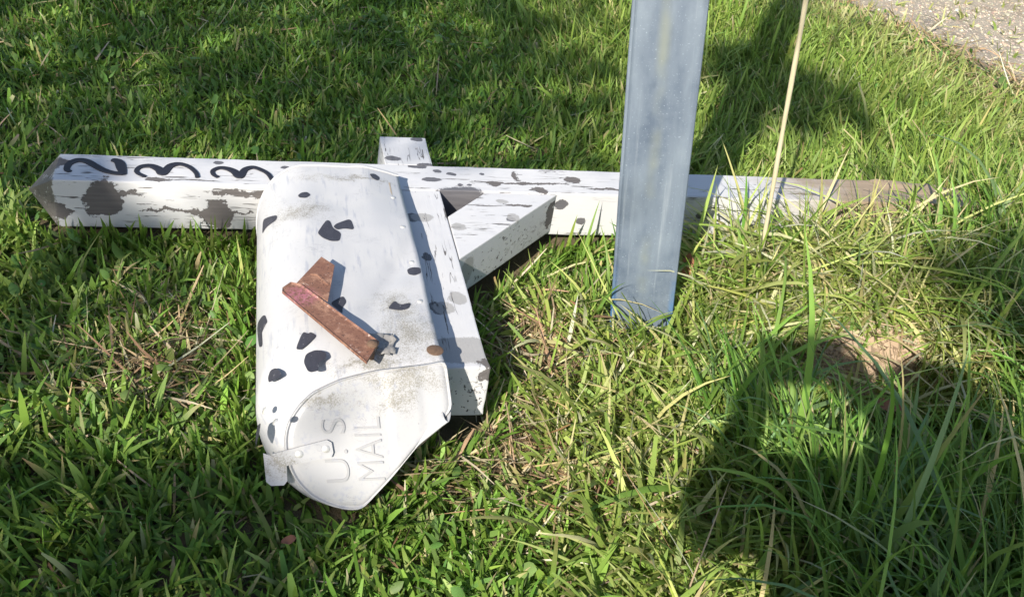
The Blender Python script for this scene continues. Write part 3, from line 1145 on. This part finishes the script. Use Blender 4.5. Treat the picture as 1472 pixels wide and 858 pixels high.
def worn(x, y):
    """dry, thin spots in the lawn"""
    w = np.exp(-(((x + .37) / .13) ** 2 + ((y + .33) / .10) ** 2)) * .75
    w = np.maximum(w, np.exp(-(((x + .33) / .07) ** 2 + ((y + .2) / .07) ** 2)) * .6)
    w = np.maximum(w, np.exp(-(((x - .22) / .13) ** 2 + ((y + .31) / .15) ** 2)) * 1.05)
    w = np.maximum(w, np.exp(-(((x - .14) / .13) ** 2 + ((y + .52) / .09) ** 2)) * 1.0)
    w = np.maximum(w, np.exp(-(((x - .21) / .09) ** 2 + ((y + .63) / .10) ** 2)) * .7)
    w = np.maximum(w, np.exp(-(((x - .74) / .20) ** 2 + ((y + .15) / .08) ** 2)) * .75)
    w = np.maximum(w, soil_amount(x, y))
    return np.minimum(w, 1)


def lawn():
    dens = lambda x, y: (.22 + .78 * in_view(x, y)) * (1 - .93 * tall_zone(x, y)) * (1 - .55 * mound_zone(x, y)) * (1 - .86 * worn(x, y)) * (1 - sstep(-.45, .05, road_side(x, y)) * .985)
    x, y = scatter(175000, -1.7, 3.0, -1.45, 2.9, dens)
    per = RNG.integers(2, 5, len(x))
    fan = RNG.uniform(0, 2 * np.pi, len(x))
    x, y, fan = np.repeat(x, per), np.repeat(y, per), np.repeat(fan, per)
    n = len(x)
    x = x + RNG.normal(0, .004, n)
    y = y + RNG.normal(0, .004, n)
    patch = vnoise(x, y, 3.2)
    mid = mid_zone(x, y)
    far_r = np.maximum(sstep(.3, .7, x) * sstep(.05, .25, y), sstep(.95, 1.1, x) * sstep(-.3, -.1, y))
    L = RNG.gamma(8, 1 / 8, n) * (.031 + .016 * patch + .046 * mid + .036 * far_r - .004 * sstep(.1, .3, y))
    L *= 1 - .45 * sstep(-.8, 0, road_side(x, y))
    w = RNG.gamma(14, 1 / 14, n) * (.0066 - .0008 * far_r + .0002 * mid - .0008 * sstep(.1, .3, y) * (1 - far_r))
    thin = RNG.random(n) < .18
    w[thin] *= .45
    tilt = np.abs(RNG.normal(.52, .27, n)) + .15 * mid
    curve = RNG.normal(.55, .45, n) + .35 * mid
    az = fan + RNG.normal(0, 1.0, n)
    # the mown lawn lies towards the camera and to the left in swathes
    swirl = 2 * np.pi * vnoise(x, y, 1.4) * 1.3
    k = RNG.random(n) < .25
    az[k] = swirl[k] + RNG.normal(0, .5, k.sum())
    p_ = np.array([.30, .28, .20, .12, .07, .03])
    tint = palette(n, GREENS, p_)
    yel = sstep(-.7, -.1, road_side(x, y))[:, None] * .75 * RNG.random((n, 1))
    tint = tint * (1 - yel) + palette(n, DRY, [.3, .3, .1, .2, .1]) * yel
    sun_dry = (.45 * mid + .30 * far_r + .25 * sstep(-.4, -.6, x) * sstep(.12, .0, y) * sstep(-.35, -.2, y) + .25 * worn(x, y))[:, None] * RNG.uniform(.4, 1.2, (n, 1))  # sunlight put into the tint: sunny stretches yellower, dry thin spots too
    tint = tint * (1 - sun_dry) + np.array([.28, .31, .080]) * sun_dry
    tip = tint * RNG.uniform(.9, 1.25, (n, 1))
    dead = RNG.random(n) < .10
    tip[dead] = palette(dead.sum(), DRY, [.3, .3, .2, .1, .1])
    o = blades('lawn_grass', x, y, L, w, tilt, curve, az, tint, tip, M_GRASS, seg=4, prof=lambda t: np.interp(t, [0, .2, .55, .8, 1], [.7, 1, .95, .62, .04]), blunt=.3)
    tag(o, 'short broad-bladed lawn grass around the fallen mailbox', 'grass', kind='stuff')


def long_grass():
    x, y = scatter(26000, .35, 2.0, -1.4, .3, lambda x, y: tall_zone(x, y) * (.3 + .7 * in_view(x, y)) * (1 - .97 * soil_amount(x, y)) * (.55 + .45 * (vnoise(x, y, 9) > .35)))
    xs_, ys_ = RNG.uniform(.30, 1.25, 130), RNG.uniform(-.30, -.02, 130)
    x, y = np.concatenate([x, xs_]), np.concatenate([y, ys_])
    n = len(x)
    L = RNG.gamma(7, 1 / 7, n) * (.20 - .06 * sstep(-.45, -.3, y))
    L *= 1 - .80 * np.exp(-(((x - .80) / .20) ** 4 + ((y + .50) / .13) ** 4))
    w = RNG.gamma(10, 1 / 10, n) * .0066
    tilt = np.abs(RNG.normal(.22, .25, n))
    curve = RNG.gamma(3, .33, n) * 1.1
    az = RNG.uniform(0, 2 * np.pi, n)
    k = RNG.random(n) < .5
    az[k] = RNG.normal(2.4, .9, k.sum())
    tint = palette(n, [(.080, .165, .028), (.11, .205, .036), (.14, .235, .05), (.105, .185, .075), (.34, .30, .15)], [.3, .3, .22, .14, .04], .14)
    tip = tint * RNG.uniform(.9, 1.3, (n, 1))
    d = RNG.random(n) < .12
    tip[d] = palette(d.sum(), DRY, [.3, .3, .2, .1, .1])
    prof = lambda t: np.interp(t, [0, .15, .5, .8, 1], [.8, 1, .85, .5, .02])
    o = blades('long_grass', x, y, L, w, tilt, curve, az, tint, tip, M_GRASS, seg=7, fold=.28, prof=prof, twist=.4, droop=1.4)
    tag(o, 'long uncut green grass in the lower right corner', 'grass', kind='stuff')


def matted_grass():
    d1 = lambda x, y: np.maximum(mound_zone(x, y), .5 * mid_zone(x, y) * (1 - .85 * worn(x, y))) * (1 - .97 * soil_amount(x, y)) * (.25 + .75 * in_view(x, y))
    x, y = scatter(36000, .05, 1.5, -.95, .1, d1)
    n = len(x)
    mz = mound_zone(x, y)
    L = RNG.gamma(6, 1 / 6, n) * (.10 + .05 * mz)
    w = RNG.gamma(10, 1 / 10, n) * .0050
    tilt = np.abs(RNG.normal(.85, .35, n))
    curve = RNG.normal(.7, .4, n)
    az = np.where(RNG.random(n) < .6, RNG.normal(-2.3, .8, n), RNG.uniform(0, 6.283, n))
    tint = palette(n, [(.16, .24, .045), (.22, .29, .065), (.28, .32, .10), (.40, .36, .17), (.50, .44, .25)], [.16, .22, .24, .21, .17])
    tip = tint * RNG.uniform(.9, 1.25, (n, 1))
    o = blades('matted_grass', x, y, L, w, tilt, curve, az, tint, tip, M_GRASS, seg=5, fold=.2, lift=.006)
    tag(o, 'flattened yellow-green grass matted over the small mound', 'grass', kind='stuff')


def thatch_():
    d1 = lambda x, y: np.clip(.03 + 1.1 * worn(x, y) + .25 * mid_zone(x, y) + .75 * mound_zone(x, y) + .35 * sstep(-.6, -.2, road_side(x, y)), 0, 1) * (1 - sstep(-.1, .15, road_side(x, y))) + np.clip(0 * x, 0, 1) * (.2 + .8 * in_view(x, y))
    x, y = scatter(170000, -1.4, 2.8, -1.2, 2.6, d1)
    x2, y2 = scatter(16000, -.6, .5, -.75, -.1, lambda x, y: worn(x, y) ** 1.3)
    x, y = np.concatenate([x, x2]), np.concatenate([y, y2])
    n = len(x)
    L = RNG.gamma(4, 1 / 4, n) * .058
    w = RNG.gamma(6, 1 / 6, n) * .0030
    tilt = RNG.normal(1.35, .22, n)
    curve = RNG.normal(.1, .3, n)
    az = RNG.uniform(0, 6.283, n)
    tint = palette(n, DRY, [.26, .26, .2, .13, .15], .22)
    o = blades('dry_thatch', x, y, L, w, tilt, curve, az, tint, tint, M_STRAW, seg=3, bright=1.15, lift=RNG.uniform(.004, .020, n), twist=.8, prof=lambda t: np.interp(t, [0, .5, 1], [.8, 1, .3]))
    tag(o, 'dry straw and dead clippings lying between the blades', 'thatch', kind='stuff')


def edge_grass():
    segs = [((-.56, -.006), (-.23, -.006), -1.57), ((.12, -.012), (.62, -.012), -1.57), ((-.61, .02), (-.56, -.01), -2.4), ((-.234, -.02), (-.236, -.60), 3.14),
            ((-.20, -.64), (-.09, -.665), -1.6), ((-.08, -.66), (.02, -.56), -.8), ((.0, -.505), (.10, -.505), -1.2), ((.105, -.48), (.105, -.23), 0.), ((.12, -.22), (.33, -.02), -.7),
            ((-.56, .098), (-.01, .098), 1.57), ((.1, .098), (1.2, .098), 1.57), ((-.012, .1), (-.012, .2), 3.14), ((.10, .1), (.10, .2), 0.), ((0, .21), (.09, .21), 1.57),
            ((.345, -.245), (.455, -.292), -1.9), ((.475, -.28), (.495, -.23), 0.), ((.345, -.235), (.36, -.20), 3.)]
    X, Y, A = [], [], []
    for (x0, y0), (x1, y1), a in segs:
        n = int(math.hypot(x1 - x0, y1 - y0) * 620)
        t = RNG.random(n)
        off = RNG.exponential(.010, n)
        X.append(x0 + (x1 - x0) * t + off * math.cos(a))
        Y.append(y0 + (y1 - y0) * t + off * math.sin(a))
        A.append(a + RNG.normal(0, .7, n))
    x, y, az = map(np.concatenate, (X, Y, A))
    n = len(x)
    L = RNG.gamma(8, 1 / 8, n) * .052
    tint = palette(n, GREENS, [.30, .28, .20, .12, .07, .03])
    o = blades('edge_grass', x, y, L, RNG.gamma(12, 1 / 12, n) * .0062, np.abs(RNG.normal(.25, .2, n)), RNG.normal(.5, .4, n), az, tint, tint * 1.1, M_GRASS, seg=4)
    tag(o, 'grass blades pressed up against the edges of the fallen timbers', 'grass', kind='stuff')


lawn()
edge_grass()
long_grass()
matted_grass()
thatch_()
# ------------------------------------------------------------------ gravel of the road edge
def gravel():
    x, y = scatter(26000, 1.5, 3.3, .3, 2.6, lambda x, y: sstep(-.12, .25, road_side(x, y)) * (.15 + .85 * in_view(x, y)))
    n = len(x)
    z = ground_z(x, y)
    r = RNG.gamma(2.0, .0012, n) + .0008
    base = np.array([(1, 0, 0), (0, 1, 0), (-1, 0, 0), (0, -1, 0), (0, 0, 1), (.6, .6, .6), (-.6, .5, .6), (.1, -.7, .6)], float)
    F0 = np.array([(0, 5, 7), (0, 1, 5), (1, 6, 5), (1, 2, 6), (2, 7, 6), (2, 3, 7), (3, 0, 7), (4, 7, 5), (4, 5, 6), (4, 6, 7)])
    V = base[None] * (1 + RNG.uniform(-.25, .25, (n, 8, 3))) * r[:, None, None] * np.stack([RNG.uniform(.8, 1.4, n), RNG.uniform(.7, 1.1, n), RNG.uniform(.45, .9, n)], -1)[:, None, :]
    an = RNG.uniform(0, 6.283, n)
    ca, sa = np.cos(an)[:, None], np.sin(an)[:, None]
    V = np.stack([V[..., 0] * ca - V[..., 1] * sa, V[..., 0] * sa + V[..., 1] * ca, V[..., 2]], -1)
    V += np.stack([x, y, z], -1)[:, None, :]
    F = (np.arange(n)[:, None, None] * 8 + F0[None]).reshape(-1, 3)
    me = bpy.data.meshes.new('gravel')
    me.from_pydata(V.reshape(-1, 3).tolist(), [], F.tolist())
    col = palette(n, [(.38, .32, .25), (.44, .39, .31), (.30, .25, .19), (.50, .45, .38), (.36, .29, .21)], [.3, .3, .2, .05, .15])
    a_ = me.attributes.new('tint', 'FLOAT_COLOR', 'POINT')
    a_.data.foreach_set('color', np.concatenate([np.repeat(col, 8, 0), np.ones((n * 8, 1))], 1).astype(np.float32).ravel())
    g = NT('gravel_stone')
    me.materials.append(g.set(Base_Color=g.attr('tint').outputs['Color'], Roughness=.9))
    o = bpy.data.objects.new('gravel', me)
    C.objects.link(o)
    tag(o, 'pale loose gravel and sand at the edge of the road', 'gravel', kind='stuff')


gravel()


# ------------------------------------------------------------------ small broad-leaved weeds
def weeds():
    d1 = lambda x, y: (.05 + .5 * (vnoise(x, y, 4.3) > .66) + .8 * np.exp(-(((x - .22) / .12) ** 2 + ((y + .74) / .07) ** 2)) + .5 * sstep(.9, 1.2, x) * sstep(.05, .2, y)) * (1 - sstep(-.2, 0, road_side(x, y))) * in_view(x, y) * (1 - tall_zone(x, y))
    x, y = scatter(26000, -1.1, 2.3, -1.0, 1.9, d1)
    n = len(x)
    L = RNG.gamma(9, 1 / 9, n) * .017
    tint = palette(n, [(.06, .13, .03), (.09, .17, .04), (.13, .20, .06)], [.4, .4, .2])
    o = blades('weed_leaves', x, y, L, L * RNG.uniform(.5, .75, n), np.abs(RNG.normal(.9, .3, n)), RNG.normal(.5, .3, n), RNG.uniform(0, 6.283, n), tint, tint * 1.1, M_GRASS,
               seg=4, fold=.25, lift=RNG.uniform(.012, .038, n), prof=lambda t: np.interp(t, [0, .3, .65, 1], [.15, .9, 1, .05]))
    tag(o, 'small oval weed leaves mixed into the lawn', 'weeds', kind='stuff')


weeds()


def soil_crumbs():
    x, y = scatter(9000, .58, 1.02, -.46, -.26, lambda x, y: soil_amount(x, y) * .8)
    n = len(x)
    r = RNG.gamma(1.6, .0020, n) + .0008
    base = np.array([(1, 0, 0), (0, 1, 0), (-1, 0, 0), (0, -1, 0), (0, 0, 1), (0, 0, -1)], float)
    F0 = np.array([(0, 1, 4), (1, 2, 4), (2, 3, 4), (3, 0, 4), (1, 0, 5), (2, 1, 5), (3, 2, 5), (0, 3, 5)])
    V = base[None] * RNG.uniform(.6, 1.3, (n, 6, 3)) * r[:, None, None] + np.stack([x, y, ground_z(x, y) + r * .3], -1)[:, None, :]
    o = link_mesh('soil_crumbs', V.reshape(-1, 3).tolist(), (np.arange(n)[:, None, None] * 6 + F0[None]).reshape(-1, 3).tolist(), simple('crumb', (.34, .25, .17), .95, var=.4, scale=40))
    tag(o, 'loose crumbs of tan earth on the bare ledge', 'soil', kind='stuff')


soil_crumbs()

# ------------------------------------------------------------------ dead leaves
M_DEAD = simple('dead_leaf', (.24, .10, .055), .8, var=.5, scale=120)


def dead_leaf(x, y, z, az, size, label, pitch=.2):
    bm = bmesh.new()
    rows = []
    for k in range(7):
        t = k / 6
        w = .30 * math.sin(math.pi * (.06 + .90 * t)) ** .8
        yy = (t - .5)
        cz = .18 * (t - .5) ** 2 + .05 * math.sin(t * 7)
        rows.append([bm.verts.new((-w, yy, cz + .10 + .03 * math.sin(k * 3))), bm.verts.new((0, yy, cz)), bm.verts.new((w, yy, cz + .07 + .03 * math.sin(k * 2)))])
    for a_, b_ in zip(rows, rows[1:]):
        for j in range(2):
            bm.faces.new((a_[j], a_[j + 1], b_[j + 1], b_[j]))
    for v in bm.verts:
        v.co *= size
    o = link_bm('dead_leaf', bm, M_DEAD, smooth=True)
    o.location = (x, y, float(ground_z(x, y)) + z)
    o.rotation_euler = (pitch, 0, az)
    tag(o, label, 'leaf', group='dead leaves in the grass')


dead_leaf(.300, -.2115, .040, .6, .020, 'small reddish dead leaf lying in dry grass between brace and steel post')
dead_leaf(.520, -.150, .055, .1, .050, 'narrow brown dead leaf standing just right of the steel post foot', 1.1)
dead_leaf(.757, -.480, .085, 1.2, .055, 'purplish brown dead leaf in front of the bare soil ledge')
dead_leaf(.235, -.640, .05, 2.0, .020, 'small tan dead leaf below the corner of the white arm')
dead_leaf(-.185, -.690, .045, 2.2, .022, 'tan curled dead leaf in the lawn left of the door foot')

# ------------------------------------------------------------------ tree that shades the lawn
g = NT('tree_leaf')
c = g.mix(g.noise(g.coord(), 3, 3), (.045, .085, .02), (.09, .14, .035))
g.set(Base_Color=c, Roughness=.5)
M_LEAF = g.m
g = NT('tree_bark')
c = g.mix(g.noise(g.vm('MULTIPLY', g.coord(), (1, 1, .2)), 30, 5), (.06, .045, .03), (.18, .14, .10))
M_BARK = g.set(Base_Color=c, Roughness=.9)


def shade(x, y):
    """how much of the sun the crown keeps from a spot on the lawn"""
    s = .015 + 0 * x
    s = np.maximum(s, 0.38 * sstep(.14, .30, y + .10 * (vnoise(x, y, 3) - .5)) * (1 - sstep(.45, .70, x - .25 * (y - .5))))
    s = np.maximum(s, .75 * np.exp(-(((x - 1.10) / .20) ** 2 + ((y - .72) / .26) ** 2) ** 2))
    s = np.maximum(s, .6 * np.exp(-(((x - 1.2) / .16) ** 2 + ((y + .22) / .12) ** 2) ** 2))
    s = np.maximum(s, 0.52 * sstep(-.46, -.58, y + .08 * (vnoise(x, y, 4) - .5)) * (1 - sstep(-.27, -.12, x)))
    s = np.maximum(s, 0.5 * (1 - sstep(-.40, -.28, x)) * sstep(-.50, -.3, -np.abs(y + .05) - .05))
    lit = lambda cx, cy, rx, ry, k=1.0: k * np.exp(-(((x - cx) / rx) ** 2 + ((y - cy) / ry) ** 2) ** 1.5)
    for a_ in LIT:
        s = s * (1 - lit(*a_))
    s = np.maximum(s, .85 * np.exp(-(((x - 1.17) / .14) ** 2 + ((y + .17) / .13) ** 2) ** 2))
    s = np.maximum(s, .75 * np.exp(-(((x - 1.12) / .17) ** 2 + ((y - .72) / .24) ** 2) ** 2))
    return np.clip(s, 0, 1)


LIT = [(-.66, -.02, .14, .15, .95), (-.36, -.30, .16, .13, .75), (-.05, -.16, .17, .20, .95), (.15, .0, .25, .22, .8), (.40, -.45, .34, .42, .95), (.85, -.1, .5, .35, .9), (.70, .25, .20, .25, .9), (1.5, .5, .55, .6, .8), (2.1, 1.4, .8, .7, .97), (-.28, .12, .2, .06, .6)]


def build_tree():
    t_root = empty('shade_tree', (-4.3, -4.9, -.1))
    tag(t_root, 'leafy tree rising behind and to the left of the mailbox', 'tree')
    L = np.array(LIGHT)
    n = 60000
    gx = RNG.uniform(-3.2, 3.6, n)
    gy = RNG.uniform(-2.6, 3.8, n)
    tt = RNG.uniform(5.6, 8.6, n)
    Q = np.stack([gx, gy, 0 * gx], -1) - L[None] * tt[:, None]
    inside = ((gx - .1) / 3.2) ** 2 + ((gy - .6) / 3.1) ** 2 + ((tt - 7.1) / 1.55) ** 2 < 1
    clump = vnoise(Q[:, 0] + 3 * Q[:, 2], Q[:, 1], 1.7)
    infr = (gx > -1.0) & (gx < 3.0) & (gy > -.95) & (gy < 2.2)
    pr = np.where(infr, shade(gx, gy) * (.8 + .3 * clump), .6 * (.45 + .9 * clump))
    k = inside & (RNG.random(n) < pr * .72)
    Q = Q[k]
    m = len(Q)
    a_ = RNG.normal(size=(m, 3))
    a_ /= np.linalg.norm(a_, axis=1, keepdims=True)
    b_ = np.cross(a_, RNG.normal(size=(m, 3)))
    b_ /= np.linalg.norm(b_, axis=1, keepdims=True)
    ln = RNG.uniform(.055, .10, m)[:, None]
    wd = ln * .42
    c_ = np.cross(a_, b_)
    V = np.stack([Q - a_ * ln, Q - b_ * wd + c_ * wd * .3, Q + a_ * ln, Q + b_ * wd + c_ * wd * .3], 1).reshape(-1, 3)
    F = np.arange(m * 4).reshape(-1, 4)
    F = np.concatenate([F[:, [0, 1, 2]], F[:, [0, 2, 3]]])
    crown = link_mesh('crown', V.tolist(), F.tolist(), M_LEAF, t_root)
    crown['kind'] = 'stuff'
    # trunk and limbs
    bm = bmesh.new()

    def limb(p0, p1, r0, r1, seg=7):
        p0, p1 = Vector(p0), Vector(p1)
        rows = []
        for i in range(seg + 1):
            t = i / seg
            q = p0.lerp(p1, t) + Vector((noise.noise(p0 + Vector((t * 2, 0, 0))), noise.noise(p0 + Vector((0, t * 2, 5))), 0)) * .12 * math.sin(math.pi * t)
            fr = (p1 - p0).to_track_quat('Z', 'Y').to_matrix()
            r = r0 + (r1 - r0) * t
            rows.append([bm.verts.new(q + fr @ Vector((r * math.cos(2 * math.pi * j / 9), r * math.sin(2 * math.pi * j / 9), 0))) for j in range(9)])
        for ra, rb in zip(rows, rows[1:]):
            for j in range(9):
                bm.faces.new((ra[j], ra[(j + 1) % 9], rb[(j + 1) % 9], rb[j]))
    limb((-4.3, -4.9, -.1), (-4.1, -4.7, 2.4), .19, .13)
    for k_ in range(8):
        an = 1.8 + k_ * .36
        limb((-4.1, -4.7, 1.6 + .1 * k_), (-4.1 + 1.5 * math.cos(an), -4.7 + 1.5 * math.sin(an), 3.4 + .18 * k_), .07, .012)
    link_bm('trunk', bm, M_BARK, t_root, smooth=True)


build_tree()


# ------------------------------------------------------------------ the photographer, kneeling behind the lens
def skin_mesh(name, pts, edges, mat, root, parent, sub=2):
    me = bpy.data.meshes.new(name)
    me.from_pydata([p_[:3] for p_ in pts], edges, [])
    o = bpy.data.objects.new(name, me)
    C.objects.link(o)
    o.modifiers.new('skin', 'SKIN')
    for i, v in enumerate(me.skin_vertices[0].data if me.skin_vertices else []):
        v.radius = (pts[i][3], pts[i][3])
        v.use_root = i == root
    if not me.skin_vertices:
        bpy.context.view_layer.update()
    sm = o.modifiers.new('sub', 'SUBSURF')
    sm.levels = sm.render_levels = sub
    me.materials.append(mat)
    if parent:
        o.parent = parent
        o.matrix_parent_inverse = parent.matrix_world.inverted()
    return o


def photographer():
    rt = empty('person', (-.26, -2.08, -.05))
    tag(rt, 'kneeling person in a grey shirt and blue jeans holding up a phone', 'person')
    skin = simple('skin', (.50, .32, .23), .55, var=.08)
    shirt = simple('shirt', (.22, .24, .27), .9, var=.15)
    jeans = simple('jeans', (.06, .09, .17), .9, var=.2)
    hair = simple('hair', (.05, .035, .025), .7, var=.4)
    J = {}
    pts, edges = [], []

    def add(key, x, y, z, r, to=None):
        J[key] = len(pts)
        pts.append((x, y, z, r))
        if to:
            edges.append((J[to], J[key]))
    add('pelvis', -.26, -2.10, .50, .13)
    add('waist', -.26, -2.04, .70, .12, 'pelvis')
    add('chest', -.25, -1.95, .88, .135, 'waist')
    add('upper', -.24, -1.88, .98, .11, 'chest')
    add('neck', -.24, -1.905, 1.05, .055, 'upper')
    add('jaw', -.235, -1.92, 1.09, .066, 'neck')
    add('head', -.23, -1.92, 1.14, .088, 'jaw')
    add('crown', -.23, -1.93, 1.195, .072, 'head')
    for k, sx in (('l', -1), ('r', 1)):
        add(k + 'sh', -.24 + sx * .18, -1.86, 1.0, .06, 'upper')
        ex = (-.42, -1.72, .86) if sx < 0 else (.05, -1.77, .86)
        add(k + 'el', *ex, .043, k + 'sh')
        wx = -.2172 + sx * .105
        add(k + 'wr', wx, -1.62, .925, .028, k + 'el')
        add(k + 'pa', wx - sx * .012, -1.575, .955, .030, k + 'wr')
        for f in range(4):
            z = .985 - f * .018
            add(f'{k}f{f}a', wx - sx * .030, -1.553, z, .0095, k + 'pa')
            add(f'{k}f{f}b', wx - sx * (.055 + .006 * (f in (1, 2))), -1.562, z + .002, .008, f'{k}f{f}a')
        add(k + 'ta', wx - sx * .022, -1.590, .925, .011, k + 'wr')
        add(k + 'tb', wx - sx * .045, -1.590, .945, .009, k + 'ta')
        add(k + 'hip', -.26 + sx * .10, -2.09, .44, .095, 'pelvis')
        add(k + 'kn', -.26 + sx * .14, -1.86, .035, .065, k + 'hip')
        add(k + 'ca', -.26 + sx * .14, -2.05, .025, .055, k + 'kn')
        add(k + 'an', -.26 + sx * .13, -2.27, .015, .040, k + 'ca')
        add(k + 'to', -.26 + sx * .13, -2.37, -.01, .035, k + 'an')
    skin_mesh('body', pts, edges, skin, 0, rt)

    def garment(name, keys, extra, mat, rootk):
        idx = {key: i for i, key in enumerate(keys)}
        p2 = [(*pts[J[k_]][:3], pts[J[k_]][3] + extra) for k_ in keys]
        inv = {J[k_]: idx[k_] for k_ in keys}
        e2 = [(inv[a_], inv[b_]) for a_, b_ in edges if a_ in inv and b_ in inv]
        skin_mesh(name, p2, e2, mat, idx[rootk], rt)
    garment('shirt', ['pelvis', 'waist', 'chest', 'upper', 'lsh', 'lel', 'rsh', 'rel'], .012, shirt, 'chest')
    garment('jeans', ['pelvis', 'lhip', 'lkn', 'lca', 'lan', 'rhip', 'rkn', 'rca', 'ran'], .014, jeans, 'pelvis')
    bm = bmesh.new()
    bmesh.ops.create_icosphere(bm, subdivisions=3, radius=1)
    for v in bm.verts:
        q = v.co.copy()
        v.co = Vector((-.23 + q.x * .098, -1.935 + q.y * .105, 1.165 + q.z * .10)) + q * .008 * noise.noise(q * 4)
    bmesh.ops.delete(bm, geom=[v for v in bm.verts if v.co.y > -1.89 and v.co.z < 1.205], context='VERTS')
    link_bm('hair', bm, hair, rt, smooth=True)
    for sx in (-1, 1):
        bm = bmesh.new()
        bmesh.ops.create_icosphere(bm, subdivisions=2, radius=1)
        for v in bm.verts:
            v.co = Vector((-.23 + sx * .034 + v.co.x * .013, -1.838 + v.co.y * .012, 1.14 + v.co.z * .010))
        link_bm('eye', bm, simple('eye', (.7, .7, .7), .2), rt, smooth=True)
    ph = bmesh.new()
    bmesh.ops.create_cube(ph, size=1)
    for v in ph.verts:
        v.co = Vector((v.co.x * .142, v.co.y * .072, v.co.z * .008))
    bevel(ph, .003, 2)
    po = link_bm('phone', ph, simple('phone_case', (.02, .02, .022), .35))
    po.matrix_world = Matrix(((r_.x, u_.x, -d_.x, CAM.x - d_.x * .014), (r_.y, u_.y, -d_.y, CAM.y - d_.y * .014), (r_.z, u_.z, -d_.z, CAM.z - d_.z * .014), (0, 0, 0, 1)))
    tag(po, 'black phone held level in both hands', 'phone')


photographer()
